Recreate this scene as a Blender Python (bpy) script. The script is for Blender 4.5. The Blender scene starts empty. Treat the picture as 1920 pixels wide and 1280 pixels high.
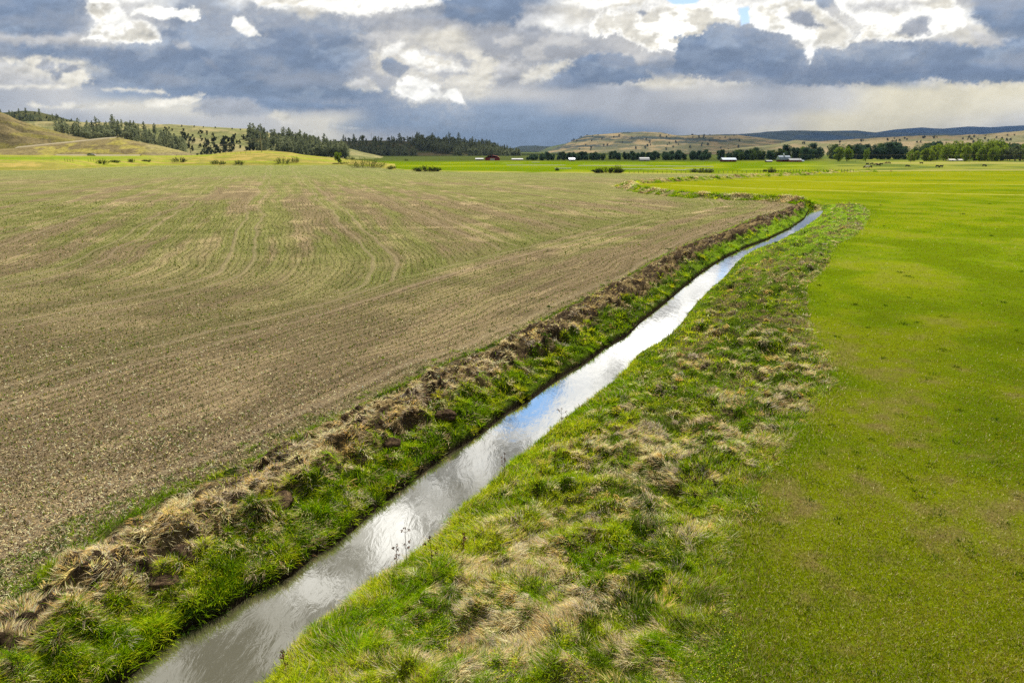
import bpy, math, random
import numpy as np
R = math.radians
C = bpy.context.scene.collection
sc = bpy.context.scene
rng = np.random.default_rng(7)
random.seed(7)

# ------------------------------------------------------------------ camera, sky light, sun, exposure
CAM_H = 9.0
PITCH = R(15.58)
cam_d = bpy.data.cameras.new("camera"); cam = bpy.data.objects.new("camera", cam_d); C.objects.link(cam)
cam.location = (0, 0, CAM_H); cam.rotation_euler = (R(90) - PITCH, 0, 0)
cam_d.lens = 24; cam_d.sensor_width = 36; cam_d.clip_start = 0.2; cam_d.clip_end = 80000
sc.camera = cam
SUN_AZ, SUN_EL = R(6), R(47)
SUN = np.array([math.sin(SUN_AZ)*math.cos(SUN_EL), math.cos(SUN_AZ)*math.cos(SUN_EL), math.sin(SUN_EL)])
w = bpy.data.worlds.new("World"); sc.world = w; w.use_nodes = True
nt = w.node_tree
sky = nt.nodes.new("ShaderNodeTexSky"); sky.sky_type = 'NISHITA'; sky.sun_disc = False
sky.sun_elevation = SUN_EL; sky.sun_rotation = SUN_AZ; sky.altitude = 1200
bg = nt.nodes["Background"]; bg.inputs[1].default_value = 0.1
nt.links.new(sky.outputs[0], bg.inputs[0])
sun_d = bpy.data.lights.new("sun", 'SUN'); sun = bpy.data.objects.new("sun", sun_d); C.objects.link(sun)
sun_d.energy = 5.0; sun_d.angle = R(0.6); sun_d.color = (1.0, 0.93, 0.80)
sun.rotation_euler = (R(90) - SUN_EL, 0, math.pi - SUN_AZ + 0.0)
from mathutils import Vector
sun.rotation_euler = Vector(SUN).to_track_quat('Z', 'Y').to_euler()
sc.view_settings.view_transform = 'Standard'; sc.view_settings.look = 'None'
sc.view_settings.exposure = 0.38; sc.view_settings.gamma = 1.0
sc.render.engine = 'CYCLES'
sc.cycles.max_bounces = 6; sc.cycles.diffuse_bounces = 2; sc.cycles.glossy_bounces = 3
sc.cycles.transmission_bounces = 3; sc.cycles.transparent_max_bounces = 8; sc.cycles.volume_bounces = 0; sc.cycles.volume_step_rate = 4
sc.cycles.use_denoising = False; sc.cycles.denoiser = 'OPENIMAGEDENOISE'; sc.cycles.denoising_input_passes = 'RGB_ALBEDO_NORMAL'; sc.cycles.denoising_prefilter = 'ACCURATE'
sc.cycles.caustics_reflective = False; sc.cycles.caustics_refractive = False

# ------------------------------------------------------------------ helpers
CP, SP = math.cos(PITCH), math.sin(PITCH)
def ray(u, v):
    u = np.asarray(u, float); v = np.asarray(v, float)
    a = (u - 960)/1280; b = -(v - 640)/1280
    return np.stack([a + 0*b, CP + b*SP + 0*a, -SP + b*CP + 0*a], -1)
def on_z(u, v, z=0.0):
    d = ray(u, v); t = (z - CAM_H)/d[..., 2]
    return d*t[..., None] + np.array([0, 0, CAM_H])
def on_y(u, v, Y):
    d = ray(u, v); t = Y/d[..., 1]
    return d*np.asarray(t)[..., None] + np.array([0, 0, CAM_H])
def proj(x, y, z):
    z = z - CAM_H
    f = y*CP - z*SP; up = y*SP + z*CP
    f = np.where(f > 1e-3, f, 1e-3)
    return 960 + 1280*x/f, 640 - 1280*up/f
def lin(c):
    c = np.asarray(c, float)/255
    return np.where(c <= .04045, c/12.92, ((c+.055)/1.055)**2.4)
def sm(a, b, x):
    t = np.clip((x - a)/(b - a), 0, 1); return t*t*(3 - 2*t)
def _h(ix, iy, s):
    n = (ix.astype(np.int64)*374761393 + iy.astype(np.int64)*668265263 + s*1442695041) & 0xffffffff
    n = ((n ^ (n >> 13))*1274126177) & 0xffffffff
    n = ((n ^ (n >> 16))*2246822519) & 0xffffffff
    return ((n ^ (n >> 15)) & 0xffffff)/float(0xffffff)
def vn(x, y, s=0):
    fx = np.floor(x); fy = np.floor(y); tx = x - fx; ty = y - fy
    tx = tx*tx*(3 - 2*tx); ty = ty*ty*(3 - 2*ty)
    a = _h(fx, fy, s); b = _h(fx+1, fy, s); c = _h(fx, fy+1, s); d = _h(fx+1, fy+1, s)
    return (a*(1-tx) + b*tx)*(1-ty) + (c*(1-tx) + d*tx)*ty
def fbm(x, y, o=4, s=0, g=.5):
    r = 0; a = 1; t = 0
    for i in range(o):
        r = r + a*vn(x*2**i + 17.3*i, y*2**i - 9.1*i, s + i); t += a; a *= g
    return r/t
def mixc(a, b, t):
    return a*(1 - t[..., None]) + b*t[..., None]

def new_mesh(name, V, F, mat, attrs=None, parent=None, smooth=False, fattrs=None):
    """V (n,3); F (m,3) or (m,4) int array"""
    me = bpy.data.meshes.new(name)
    V = np.ascontiguousarray(V, np.float32); F = np.ascontiguousarray(F, np.int32)
    n, k = F.shape
    me.vertices.add(len(V)); me.vertices.foreach_set("co", V.ravel())
    me.loops.add(n*k); me.loops.foreach_set("vertex_index", F.ravel())
    me.polygons.add(n); me.polygons.foreach_set("loop_start", np.arange(0, n*k, k, dtype=np.int32))
    me.polygons.foreach_set("use_smooth", np.full(n, smooth))
    for nm, arr in (attrs or {}).items():
        if arr.ndim == 2:
            at = me.attributes.new(nm, 'FLOAT_COLOR', 'POINT')
            full = np.ones((len(V), 4), np.float32); full[:, :arr.shape[1]] = arr
            at.data.foreach_set("color", full.ravel())
        else:
            at = me.attributes.new(nm, 'FLOAT', 'POINT'); at.data.foreach_set("value", arr.astype(np.float32))
    me.update(calc_edges=True)
    if mat: me.materials.append(mat)
    o = bpy.data.objects.new(name, me); C.objects.link(o)
    if parent: o.parent = parent
    return o
def grid_faces(nr, nc):
    i = np.arange((nr-1)*(nc-1)); r = i//(nc-1); c = i % (nc-1)
    a = r*nc + c
    return np.stack([a, a+1, a+nc+1, a+nc], 1)
def structure(o, kind='structure'):
    o['kind'] = kind; return o
def tag(o, label, cat, group=None):
    o['label'] = label; o['category'] = cat
    if group: o['group'] = group
    return o
def empty(name, loc=(0, 0, 0), rz=0.0, s=1.0):
    o = bpy.data.objects.new(name, None); C.objects.link(o)
    o.location = loc; o.rotation_euler = (0, 0, rz); o.scale = (s, s, s); o.empty_display_size = .3
    return o
def copy_tree(o, loc, rz, s, parent=None):
    c = o.copy(); C.objects.link(c)
    if parent is None:
        c.location = loc; c.rotation_euler = (0, 0, rz); c.scale = s if isinstance(s, tuple) else (s, s, s)
    else: c.parent = parent
    for ch in list(o.children): copy_tree(ch, None, None, None, c)
    return c

# ------------------------------------------------------------------ materials
def mat_new(name):
    m = bpy.data.materials.new(name); m.use_nodes = True
    t = m.node_tree; t.nodes.clear()
    out = t.nodes.new("ShaderNodeOutputMaterial")
    return m, t, out
def N(t, typ, **kw):
    n = t.nodes.new(typ)
    for k, v in kw.items():
        if k in n.inputs: n.inputs[k].default_value = v
        else: setattr(n, k, v)
    return n
def L(t, a, b): t.links.new(a, b)
def ramp(t, src, stops):
    r = t.nodes.new("ShaderNodeValToRGB"); L(t, src, r.inputs[0])
    e = r.color_ramp.elements
    while len(e) < len(stops): e.new(.5)
    for i, (p, c) in enumerate(stops):
        e[i].position = p; e[i].color = tuple(c)+(1,) if hasattr(c, '__len__') else (c, c, c, 1)
    return r.outputs[0]
def mixn(t, fac, a, b, mode='MIX'):
    n = t.nodes.new("ShaderNodeMix"); n.data_type = 'RGBA'; n.blend_type = mode
    for sock, val in ((n.inputs[0], fac), (n.inputs[6], a), (n.inputs[7], b)):
        if hasattr(val, 'is_output'): L(t, val, sock)
        elif hasattr(val, '__len__'): sock.default_value = tuple(val)+(1,)
        else: sock.default_value = val
    return n.outputs[2]
def math_(t, op, a, b=0.0):
    n = t.nodes.new("ShaderNodeMath"); n.operation = op
    for s, v in ((n.inputs[0], a), (n.inputs[1], b)):
        if hasattr(v, 'is_output'): L(t, v, s)
        else: s.default_value = v
    return n.outputs[0]
def noise(t, vec, scale, detail=3, rough=.6, dist=0.0):
    n = N(t, "ShaderNodeTexNoise", Scale=scale, Detail=detail, Roughness=rough, Distortion=dist)
    L(t, vec, n.inputs['Vector']); return n.outputs[0]
def attr(t, name):
    return N(t, "ShaderNodeAttribute", attribute_name=name)

def leaf_mat(name, trans=.45, tint=None, var=0.0):
    """thin leaf: diffuse plus light passing through; colour from the vertex attribute Col or a fixed tint"""
    m, t, out = mat_new(name)
    d = N(t, "ShaderNodeBsdfDiffuse"); tr = N(t, "ShaderNodeBsdfTranslucent"); mx = N(t, "ShaderNodeMixShader")
    mx.inputs[0].default_value = trans
    if tint is None: src = attr(t, "Col").outputs[0]
    else:
        oi = N(t, "ShaderNodeObjectInfo"); geo = N(t, "ShaderNodeTexCoord")
        nz = noise(t, geo.outputs['Object'], 1.1, 2)
        k = math_(t, 'ADD', math_(t, 'MULTIPLY', oi.outputs['Random'], .5), math_(t, 'MULTIPLY', nz, .9))
        src = ramp(t, k, [(.15, tint[0]), (.9, tint[1])])
    L(t, src, d.inputs[0]); L(t, src, tr.inputs[0])
    L(t, d.outputs[0], mx.inputs[1]); L(t, tr.outputs[0], mx.inputs[2]); L(t, mx.outputs[0], out.inputs[0])
    return m
def solid(name, col, rough=.7, metal=0.0, var=.15, scale=2.0, spec=.3):
    m, t, out = mat_new(name)
    b = N(t, "ShaderNodeBsdfPrincipled", Roughness=rough, Metallic=metal)
    b.inputs['Specular IOR Level'].default_value = spec
    tc = N(t, "ShaderNodeTexCoord")
    nz = noise(t, tc.outputs['Object'], scale, 4)
    c = np.array(col)
    L(t, ramp(t, nz, [(.3, tuple(c*(1-var))), (.7, tuple(np.minimum(c*(1+var), 1)))]), b.inputs['Base Color'])
    L(t, b.outputs[0], out.inputs[0]); return m

# ------------------------------------------------------------------ the ditch: lines in plan, metres
LW = [(232,1280),(300,1217),(350,1183),(427,1147),(483,1107),(547,1080),(593,1040),(633,1017),(667,990),(700,960),(737,930),(764,909),(800,882),(827,860),(876,830),(917,802),(942,780),(970,763),(996,748),(1048,709),(1077,691),(1100,679),(1141,647),(1178,628),(1206,600),(1240,574),(1280,540),(1317,510),(1338,496),(1361,482),(1402,462),(1439,449),(1483,428),(1509,410),(1518,393)]
RW = [(505,1280),(523,1262),(535,1238),(562,1200),(603,1170),(640,1147),(687,1100),(740,1070),(790,1033),(827,1003),(853,963),(883,940),(917,912),(953,871),(991,846),(1016,821),(1059,786),(1103,752),(1150,715),(1178,688),(1197,664),(1230,647),(1258,628),(1279,604),(1307,567),(1331,543),(1355,523),(1372,503),(1388,486),(1409,472),(1456,455),(1500,432),(1534,408),(1548,391)]
FE = [(0,1135),(100,1050),(200,985),(300,930),(380,900),(480,860),(560,815),(640,775),(700,745),(800,695),(900,655),(1000,607),(1100,557),(1200,503),(1300,453),(1400,413),(1490,380)]
HE = [(1340,1150),(1350,1060),(1375,1000),(1425,900),(1480,820),(1545,740),(1562,700),(1535,650),(1515,600),(1512,540),(1555,490),(1600,445),(1632,400),(1600,380)]
ZW = -0.75
def line(pts, z):
    p = np.array(pts, float); q = on_z(p[:, 0], p[:, 1], z); q = q[np.argsort(q[:, 1])]
    return q[:, 1], q[:, 0]
yl, xl_ = line(LW, ZW); yr, xr_ = line(RW, ZW); yf, xf_ = line(FE, 0); yh, xh_ = line(HE, 0)
Y0 = max(yl[0], yr[0])
slope0 = .52
def XL(Y):
    return np.interp(Y, yl, xl_) + np.minimum(Y - yl[0], 0)*slope0 + np.maximum(Y - yl[-1], 0)*.2
def XR(Y):
    return np.interp(Y, yr, xr_) + np.minimum(Y - yr[0], 0)*slope0 + np.maximum(Y - yr[-1], 0)*.2
WLy = yf; WLx = XL(yf) - xf_
WRy = yh; WRx = xh_ - XR(yh)
def WL(Y): return np.clip(np.interp(Y, WLy, WLx), 2.2, 7)
def WR(Y): return np.clip(np.interp(Y, WRy, WRx), 2.0, 16)
YEND = yl[-1]
PATH = np.array([(1508,381),(1440,375),(1370,373),(1300,370),(1240,364),(1195,357),(1170,351),(1185,345),(1260,340),(1340,336),(1430,331),(1500,328),(1560,323.5),(1640,321.5),(1780,320.5),(1920,320),(2300,319)], float)
PW = on_z(PATH[:, 0], PATH[:, 1])[:, :2]
LOBE = np.vstack([PW, on_z(np.array([2300., 1540.]), np.array([392., 392.]))[:, :2]])
def path_dist(x, y, P, n=None):
    d = np.full(x.shape, 1e9); s = np.zeros(x.shape)
    for i in range((n or len(P)) - 1):
        a, b = P[i], P[i+1]; ab = b - a; t = np.clip(((x-a[0])*ab[0] + (y-a[1])*ab[1])/(ab@ab), 0, 1)
        dd = np.hypot(x - a[0] - t*ab[0], y - a[1] - t*ab[1]); m = dd < d
        d = np.where(m, dd, d)
    return d
def inside(x, y, P):
    r = np.zeros(x.shape, bool); j = len(P) - 1
    for i in range(len(P)):
        xi, yi = P[i]; xj, yj = P[j]
        if yi != yj:
            r ^= ((yi > y) != (yj > y)) & (x < (xj - xi)*(y - yi)/(yj - yi) + xi)
        j = i
    return r
def land(x, y):
    """height and masks of the low ground at plan position x, y"""
    X_L = XL(y); X_R = XR(y); wl = WL(y); wr = WR(y)
    live = 1 - sm(YEND, YEND + 7, y)                      # the channel closes where the ditch bends away
    ql = (X_L - x)/wl; qr = (x - X_R)/wr
    n1 = fbm(x*.9, y*.9, 4, 11); n2 = fbm(x*2.6, y*2.6, 3, 21); n3 = fbm(x*.35, y*.35, 3, 31)
    zl = np.interp(ql, [0, .04, .14, .26, .40, .54, .74, .95, 1.2], [ZW, ZW+.24, ZW+.40, -.16, .06, .27, .15, .03, 0])
    spoil = sm(.26, .40, ql)*(1 - sm(.80, 1.0, ql))
    n5 = fbm(x*7.5, y*7.5, 2, 25)
    zl = zl + spoil*((n1 - .45)*1.0 + (n2 - .5)*.6 + (n5 - .5)*.14) + sm(.02, .2, ql)*(1-sm(.3, .5, ql))*((n1-.5)*.75 + (n2-.5)*.45)
    zl = zl + sm(.95, 1.1, ql)*((n2-.5)*.04)
    zr = np.interp(qr, [0, .03, .1, .25, .5, .8, 1.0, 1.15], [ZW, ZW+.2, ZW+.34, -.22, -.02, .1, .05, 0])
    hum = sm(.04, .25, qr)*(1 - sm(.8, 1.05, qr))
    zr = zr + hum*((n1 - .5)*.85 + (n2-.5)*.42 + (n3-.5)*.4) + sm(1, 1.1, qr)*((n2-.5)*.035)
    inner = np.minimum(x - X_L, X_R - x)
    zb = ZW - .5*sm(0, .5, inner)
    z = np.where(ql > 0, zl, np.where(qr > 0, zr, zb))
    zflat = (n3 - .5)*.05 + (n2-.5)*.03
    z = z*live + zflat*(1-live)
    band = (y > 110) & (y < 330)
    dp = np.full(x.shape, 99.)
    if band.any(): dp[band] = path_dist(x[band], y[band], PW)
    z = z + (.9*np.exp(-(dp/1.6)**2) - .5*np.exp(-((dp-3.0)/1.0)**2)*0)*sm(0, .1, 1-live+0*z)*(0.6+.8*n2)
    return z, ql, qr, dp, live
def H(x, y):
    return land(np.atleast_1d(np.asarray(x, float)), np.atleast_1d(np.asarray(y, float)))[0]
VF = ([-400, 0, 100, 200, 300, 640, 700, 760, 860, 1100, 1200, 1500, 1560, 1640, 1780, 1920, 2300],
      [324, 318, 317, 312, 309, 308, 313, 320, 323, 325, 326, 328, 323.5, 321.5, 320.5, 320, 319])
DIR_I = R(-18.5)     # drill rows in the middle of the field
def rowcoord(x, y):
    p1 = -(x*math.cos(DIR_I) - y*math.sin(DIR_I))       # grows to the left of the rows
    p2 = (XL(y) - WL(y) - x)*.87
    c0 = on_z(590., 530.); off = -(c0[0]*math.cos(DIR_I) - c0[1]*math.sin(DIR_I))
    o2 = (XL(c0[1]) - WL(c0[1]) - c0[0])*.87
    a = p1 - off + o2
    k = 2.4
    d = a - p2
    f = np.minimum(a, p2) - k*np.log1p(np.exp(-np.abs(d)/k))*1.0
    wob = (fbm(x*.09, y*.06, 3, 831) - .5)*2.6 + (fbm(x*.5, y*.25, 2, 835) - .5)*.35
    return np.where(p2 < 14, p2, f) + wob, p2

def ground_color(x, y, z, ql, qr, dp, live):
    """zone (0 field, 1 bank, 2 meadow, 3 valley), colour, green amount"""
    u, v = proj(x, y, 0*x)
    vf = np.interp(u, *VF)
    lobe = inside(x, y, LOBE)
    far = (v < vf) & (y > 200) & (v > 0)
    zone = np.where(ql > 1.0, 0, np.where(qr > 1.0, 2, 1))
    zone = np.where(live < .5, np.where(lobe | (x > XR(y) + WR(y)), 2, 0), zone)
    zone = np.where(lobe & (y > YEND-8) & (zone == 0), 2, zone)
    zone = np.where(far, 3, zone)
    b1 = fbm(x*.05, y*.05, 4, 41); b2 = fbm(x*.25, y*.25, 4, 51); b3 = fbm(x*1.3, y*1.3, 3, 61); b4 = fbm(x*5, y*5, 2, 71)
    rf, p2 = rowcoord(x, y)
    # tilled field
    st = fbm(rf*.55, (x*.3+y)*.02, 3, 81); st2 = fbm(rf*1.9, (x*.3+y)*.05, 2, 91)
    soil = lin((144, 124, 96)); tan = lin((226, 200, 156)); grn = lin((138, 152, 58))
    tanv = sm(.50, .64, b2*.55 + b1*.25 + st*.35 - .05)*(.45+.55*sm(25, 70, y))
    tm = (b2*.45 + st*.4 + st2*.2)
    g = sm(.42, .62, b1*.35 + st*.45 + st2*.3 - .02)*sm(14, 80, y)*.85 + .12
    headg = np.exp(-((p2 - 15)/2.2)**2)*.45*sm(20, 45, y)
    g = np.clip(g + headg - .10*(p2 < 12), .08, 1)*(.55 + .45*sm(14, 60, y))
    g = np.clip(g + .35*sm(150, 330, y), 0, .9)
    c = mixc(np.broadcast_to(soil, x.shape+(3,)), tan, np.clip(tanv*.8 + .12, 0, 1))
    c = mixc(c, grn, g*.72)
    gold = sm(200, 300, y)
    c = mixc(c, lin((152, 164, 92)), gold*.6)
    edge = (1 - sm(1.0, 1.35, ql))*(ql > 1)
    c = mixc(c, lin((96, 120, 32)), edge*.4*sm(.4, .6, b3))
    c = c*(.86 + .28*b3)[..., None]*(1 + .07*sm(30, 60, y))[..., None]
    col = c
    # bank
    lush = lin((84, 108, 22)); deep = lin((48, 66, 18)); straw = lin((168, 148, 104)); mud = lin((78, 66, 54)); mudd = lin((52, 45, 36))
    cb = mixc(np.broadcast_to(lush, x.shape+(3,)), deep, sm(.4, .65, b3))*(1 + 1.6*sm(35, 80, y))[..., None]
    spoil = sm(.29, .39, ql + (b3-.5)*.3)*(1 - sm(.86, 1.0, ql + (b3-.5)*.15))
    cl = mixc(cb, mixc(np.broadcast_to(mud, x.shape+(3,)), straw, sm(.5, .66, b3*.6+b4*.4)*.8), spoil)
    wet = 1 - sm(ZW+.06, ZW+.28, z + (b4-.5)*.12)
    cl = mixc(cl, mudd, wet)
    s2 = sm(.47, .62, b3*.5 + b2*.55 - .02)*sm(.1, .3, qr)
    cr = mixc(cb, mixc(np.broadcast_to(straw*.7, x.shape+(3,)), lin((110, 100, 72)), sm(.4, .6, b4)), s2*.7)
    cr = mixc(cr, mudd, 1 - sm(ZW+.02, ZW+.12, z))
    cbk = np.where((ql > -.5*0)[..., None], cl, cr)
    # meadow
    m1 = lin((98, 122, 2)); m2 = lin((116, 130, 8)); m3 = lin((128, 114, 72)); m4 = lin((90, 108, 2))
    mg = np.clip(b1*.4 + b2*.6, 0, 1)
    cm = mixc(np.broadcast_to(m1, x.shape+(3,)), m2, sm(.42, .6, mg))
    cm = mixc(cm, m4, (1 - sm(.36, .48, mg))*.7)
    thatch = sm(.50, .70, b2*.5 + b3*.5)*(.85 - .65*sm(13, 45, y))
    cm = mixc(cm, m3, thatch)
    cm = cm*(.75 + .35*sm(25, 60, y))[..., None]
    cm = mixc(cm, lin((150, 150, 14)), .55*sm(120, 190, y)*sm(.35, .6, fbm(x*.015, y*.09, 3, 77)))
    for pl in (((1382, 337), (1700, 344), (1920, 346.5), (2300, 350)), ((1267, 347), (1405, 353), (1700, 361.5), (1920, 366), (2300, 372))):
        P = on_z(np.array([p[0] for p in pl], float), np.array([p[1] for p in pl], float))[:, :2]
        bb = (y > 100) & (y < 330); d = np.full(x.shape, 99.)
        if bb.any(): d[bb] = path_dist(x[bb], y[bb], P)
        k = np.exp(-((d + (b2-.5)*.8)/1.1)**2)*sm(.35, .5, b3 + .1)
        cm = mixc(cm, lin((190, 182, 96)), k*.8)
    # lobe rim
    rim = np.exp(-(dp/2.6)**2)
    clod = sm(.45, .6, b3)*np.exp(-(dp/1.3)**2)
    rimc = mixc(np.broadcast_to(lin((112, 140, 24)), x.shape+(3,)), lin((176, 156, 112)), sm(.42, .58, b3))
    pre = (live < 1)
    cm = mixc(cm, rimc, rim*pre*.9)
    col = mixc(col, rimc, np.clip(rim*pre*1.3, 0, 1)*(zone == 0))
    # valley beyond the field
    vb = lin((102, 126, 4)); vo = lin((136, 142, 60)); vd = lin((96, 112, 50)); vp = lin((170, 160, 100)); vdk = lin((80, 92, 44))
    n = fbm(u*.012, v*.35, 3, 101)
    cv = mixc(np.broadcast_to(vb, x.shape+(3,)), lin((130, 144, 20)), sm(.45, .65, n))
    cv = mixc(cv, vdk, 1 - sm(300, 304.5, v + (n-.5)*2))
    olive = sm(1500, 1590, u)*(v < 319)
    cv = mixc(cv, mixc(np.broadcast_to(vo, x.shape+(3,)), vd, sm(.4, .62, n)), olive)
    cv = mixc(cv, vp, (sm(304, 305.5, v)*(1-sm(306, 308, v)))*sm(1600, 1680, u)*.7)
    cv = mixc(cv, vp, np.exp(-((v - vf + 1.0)/1.1)**2)*.8*sm(.35, .5, n + .1))
    for uu, vv, wdt in ((960, 306, 20), (1150, 308.5, 60), (1450, 318, 60), (1500, 311, 70)):
        cv = mixc(cv, lin((150, 165, 70)), np.exp(-((v-vv)/.8)**2)*(np.abs(u-uu) < wdt)*.5)
    out = col
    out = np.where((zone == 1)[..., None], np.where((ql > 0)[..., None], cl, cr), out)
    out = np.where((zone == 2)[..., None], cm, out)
    out = np.where((zone == 3)[..., None], cv, out)
    return zone, out, g, rf

# ------------------------------------------------------------------ ground sheet
rowsY = [-40.]
while rowsY[-1] < 6.5: rowsY.append(rowsY[-1] + 1.5)
while rowsY[-1] < 290: rowsY.append(rowsY[-1]*1.0055)
while rowsY[-1] < 13900: rowsY.append(rowsY[-1]*1.013)
rowsY = np.array(rowsY)
nFl, nBl, nW, nBr, nM = 230, 95, 14, 130, 190
def row_x(Y):
    xl, xr, wl, wr = XL(Y), XR(Y), WL(Y), WR(Y)
    ext = np.maximum(Y, 0)*.95 + 12
    ext = np.minimum(ext, 8800)
    xf = xl - wl*1.05; xh = xr + wr*1.05
    a = np.linspace(0, 1, nFl, endpoint=False)[None]; A = -ext[:, None] + a*(xf + ext)[:, None]
    b = np.linspace(0, 1, nBl, endpoint=False)[None]; B = xf[:, None] + b*(xl - xf)[:, None]
    c = np.linspace(0, 1, nW, endpoint=False)[None]; Cc = xl[:, None] + c*(xr - xl)[:, None]
    d = np.linspace(0, 1, nBr, endpoint=False)[None]; D = xr[:, None] + d*(xh - xr)[:, None]
    e = np.linspace(0, 1, nM)[None]; E = xh[:, None] + (e**1.15)*(np.maximum(ext, xh+5) - xh)[:, None]
    return np.concatenate([A, B, Cc, D, E], 1)
GX = row_x(rowsY)
XLf = XL(rowsY)
GY = np.repeat(rowsY[:, None], GX.shape[1], 1)
gx, gy = GX.ravel(), GY.ravel()
gz, ql, qr, dp, live = land(gx, gy)
gz = np.where(gy > 300, gz*.0 - .0, gz)
zone, gcol, ggreen, grow = ground_color(gx, gy, gz, ql, qr, dp, live)
GV = np.stack([gx, gy, gz], 1); GF = grid_faces(*GX.shape)
fz = zone[GF[:, 0]]

def mat_field():
    m, t, out = mat_new("tilled_soil")
    b = N(t, "ShaderNodeBsdfDiffuse")
    tc = N(t, "ShaderNodeTexCoord"); P = tc.outputs['Object']
    col = attr(t, "Col").outputs[0]; rf = attr(t, "Row").outputs['Fac']; gr = attr(t, "Green").outputs['Fac']
    n1 = noise(t, P, 15, 4, .75); n2 = noise(t, P, 6.5, 3, .7, .4); n3 = noise(t, P, 28, 2, .7)
    sep = N(t, "ShaderNodeSeparateXYZ"); L(t, P, sep.inputs[0])
    cmb = N(t, "ShaderNodeCombineXYZ")
    L(t, math_(t, 'MULTIPLY', rf, 3.4), cmb.inputs[0]); L(t, math_(t, 'MULTIPLY', sep.outputs[1], .12), cmb.inputs[1])
    nr = noise(t, cmb.outputs[0], 1.0, 3, .6)
    cmb2 = N(t, "ShaderNodeCombineXYZ")
    L(t, math_(t, 'MULTIPLY', rf, .8), cmb2.inputs[0]); L(t, math_(t, 'MULTIPLY', sep.outputs[1], .03), cmb2.inputs[1])
    nr2 = noise(t, cmb2.outputs[0], 1.0, 3, .6)
    c = mixn(t, ramp(t, n1, [(.38, 0.9), (.54, 0)]), col, (.050, .038, .026))
    c = mixn(t, ramp(t, n3, [(.52, 0), (.66, .9)]), c, (.60, .50, .36))
    gm = math_(t, 'MULTIPLY', ramp(t, n2, [(.46, 0), (.60, 1)]), gr)
    c = mixn(t, gm, c, (.13, .20, .025))
    c = mixn(t, 1.0, c, ramp(t, nr, [(.3, .80), (.5, 1.0), (.7, 1.22)]), 'MULTIPLY')
    c = mixn(t, 1.0, c, ramp(t, nr2, [(.3, .84), (.7, 1.14)]), 'MULTIPLY')
    # narrow drill lines: two pale wheelings now and then
    sn = math_(t, 'SINE', math_(t, 'MULTIPLY', rf, 2*math.pi/.5))
    c = mixn(t, ramp(t, sn, [(.45, 0), (.95, .36)]), c, (.10, .085, .05))
    wl = math_(t, 'ABSOLUTE', math_(t, 'SUBTRACT', math_(t, 'PINGPONG', rf, 6.0), 1.0))
    wl2 = math_(t, 'ABSOLUTE', math_(t, 'SUBTRACT', wl, .0))
    c = mixn(t, math_(t, 'MULTIPLY', ramp(t, wl2, [(.08, .55), (.25, 0)]), ramp(t, n2, [(.35, 0.3), (.6, 1)])), c, (.46, .37, .24))
    L(t, c, b.inputs[0])
    bp = N(t, "ShaderNodeBump", Strength=1.0, Distance=.16)
    L(t, math_(t, 'ADD', n1, math_(t, 'MULTIPLY', n3, .5)), bp.inputs['Height']); L(t, bp.outputs[0], b.inputs['Normal'])
    L(t, b.outputs[0], out.inputs[0]); return m
def mat_turf(name, lo=.62, hi=1.4, bump=.06, s=1.0):
    m, t, out = mat_new(name)
    b = N(t, "ShaderNodeBsdfDiffuse")
    tc = N(t, "ShaderNodeTexCoord"); P = tc.outputs['Object']
    col = attr(t, "Col").outputs[0]
    n1 = noise(t, P, 11*s, 5, .75); n2 = noise(t, P, 1.7*s, 3, .6)
    c = mixn(t, 1.0, col, ramp(t, n1, [(.32, lo), (.68, hi)]), 'MULTIPLY')
    c = mixn(t, 1.0, c, ramp(t, n2, [(.3, .88), (.7, 1.12)]), 'MULTIPLY')
    c = mixn(t, ramp(t, noise(t, P, 23*s, 2, .7), [(.58, 0), (.72, .5)]), c, (.42, .36, .18))
    L(t, c, b.inputs[0])
    bp = N(t, "ShaderNodeBump", Strength=.8, Distance=bump); L(t, n1, bp.inputs['Height']); L(t, bp.outputs[0], b.inputs['Normal'])
    L(t, b.outputs[0], out.inputs[0]); return m
M_field = mat_field(); M_bank = mat_turf("bank_earth", .45, 1.5, .22); M_mead = mat_turf("meadow_turf", .6, 1.4); M_valley = mat_turf("valley_turf", .8, 1.2, .02, .25)
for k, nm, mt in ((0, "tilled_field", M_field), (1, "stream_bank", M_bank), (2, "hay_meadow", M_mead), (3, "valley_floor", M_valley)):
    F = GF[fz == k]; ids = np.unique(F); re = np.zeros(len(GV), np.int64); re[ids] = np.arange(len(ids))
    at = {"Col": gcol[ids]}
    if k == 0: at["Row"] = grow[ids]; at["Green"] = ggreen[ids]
    structure(new_mesh(nm, GV[ids], re[F], mt, at, smooth=True))

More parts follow.
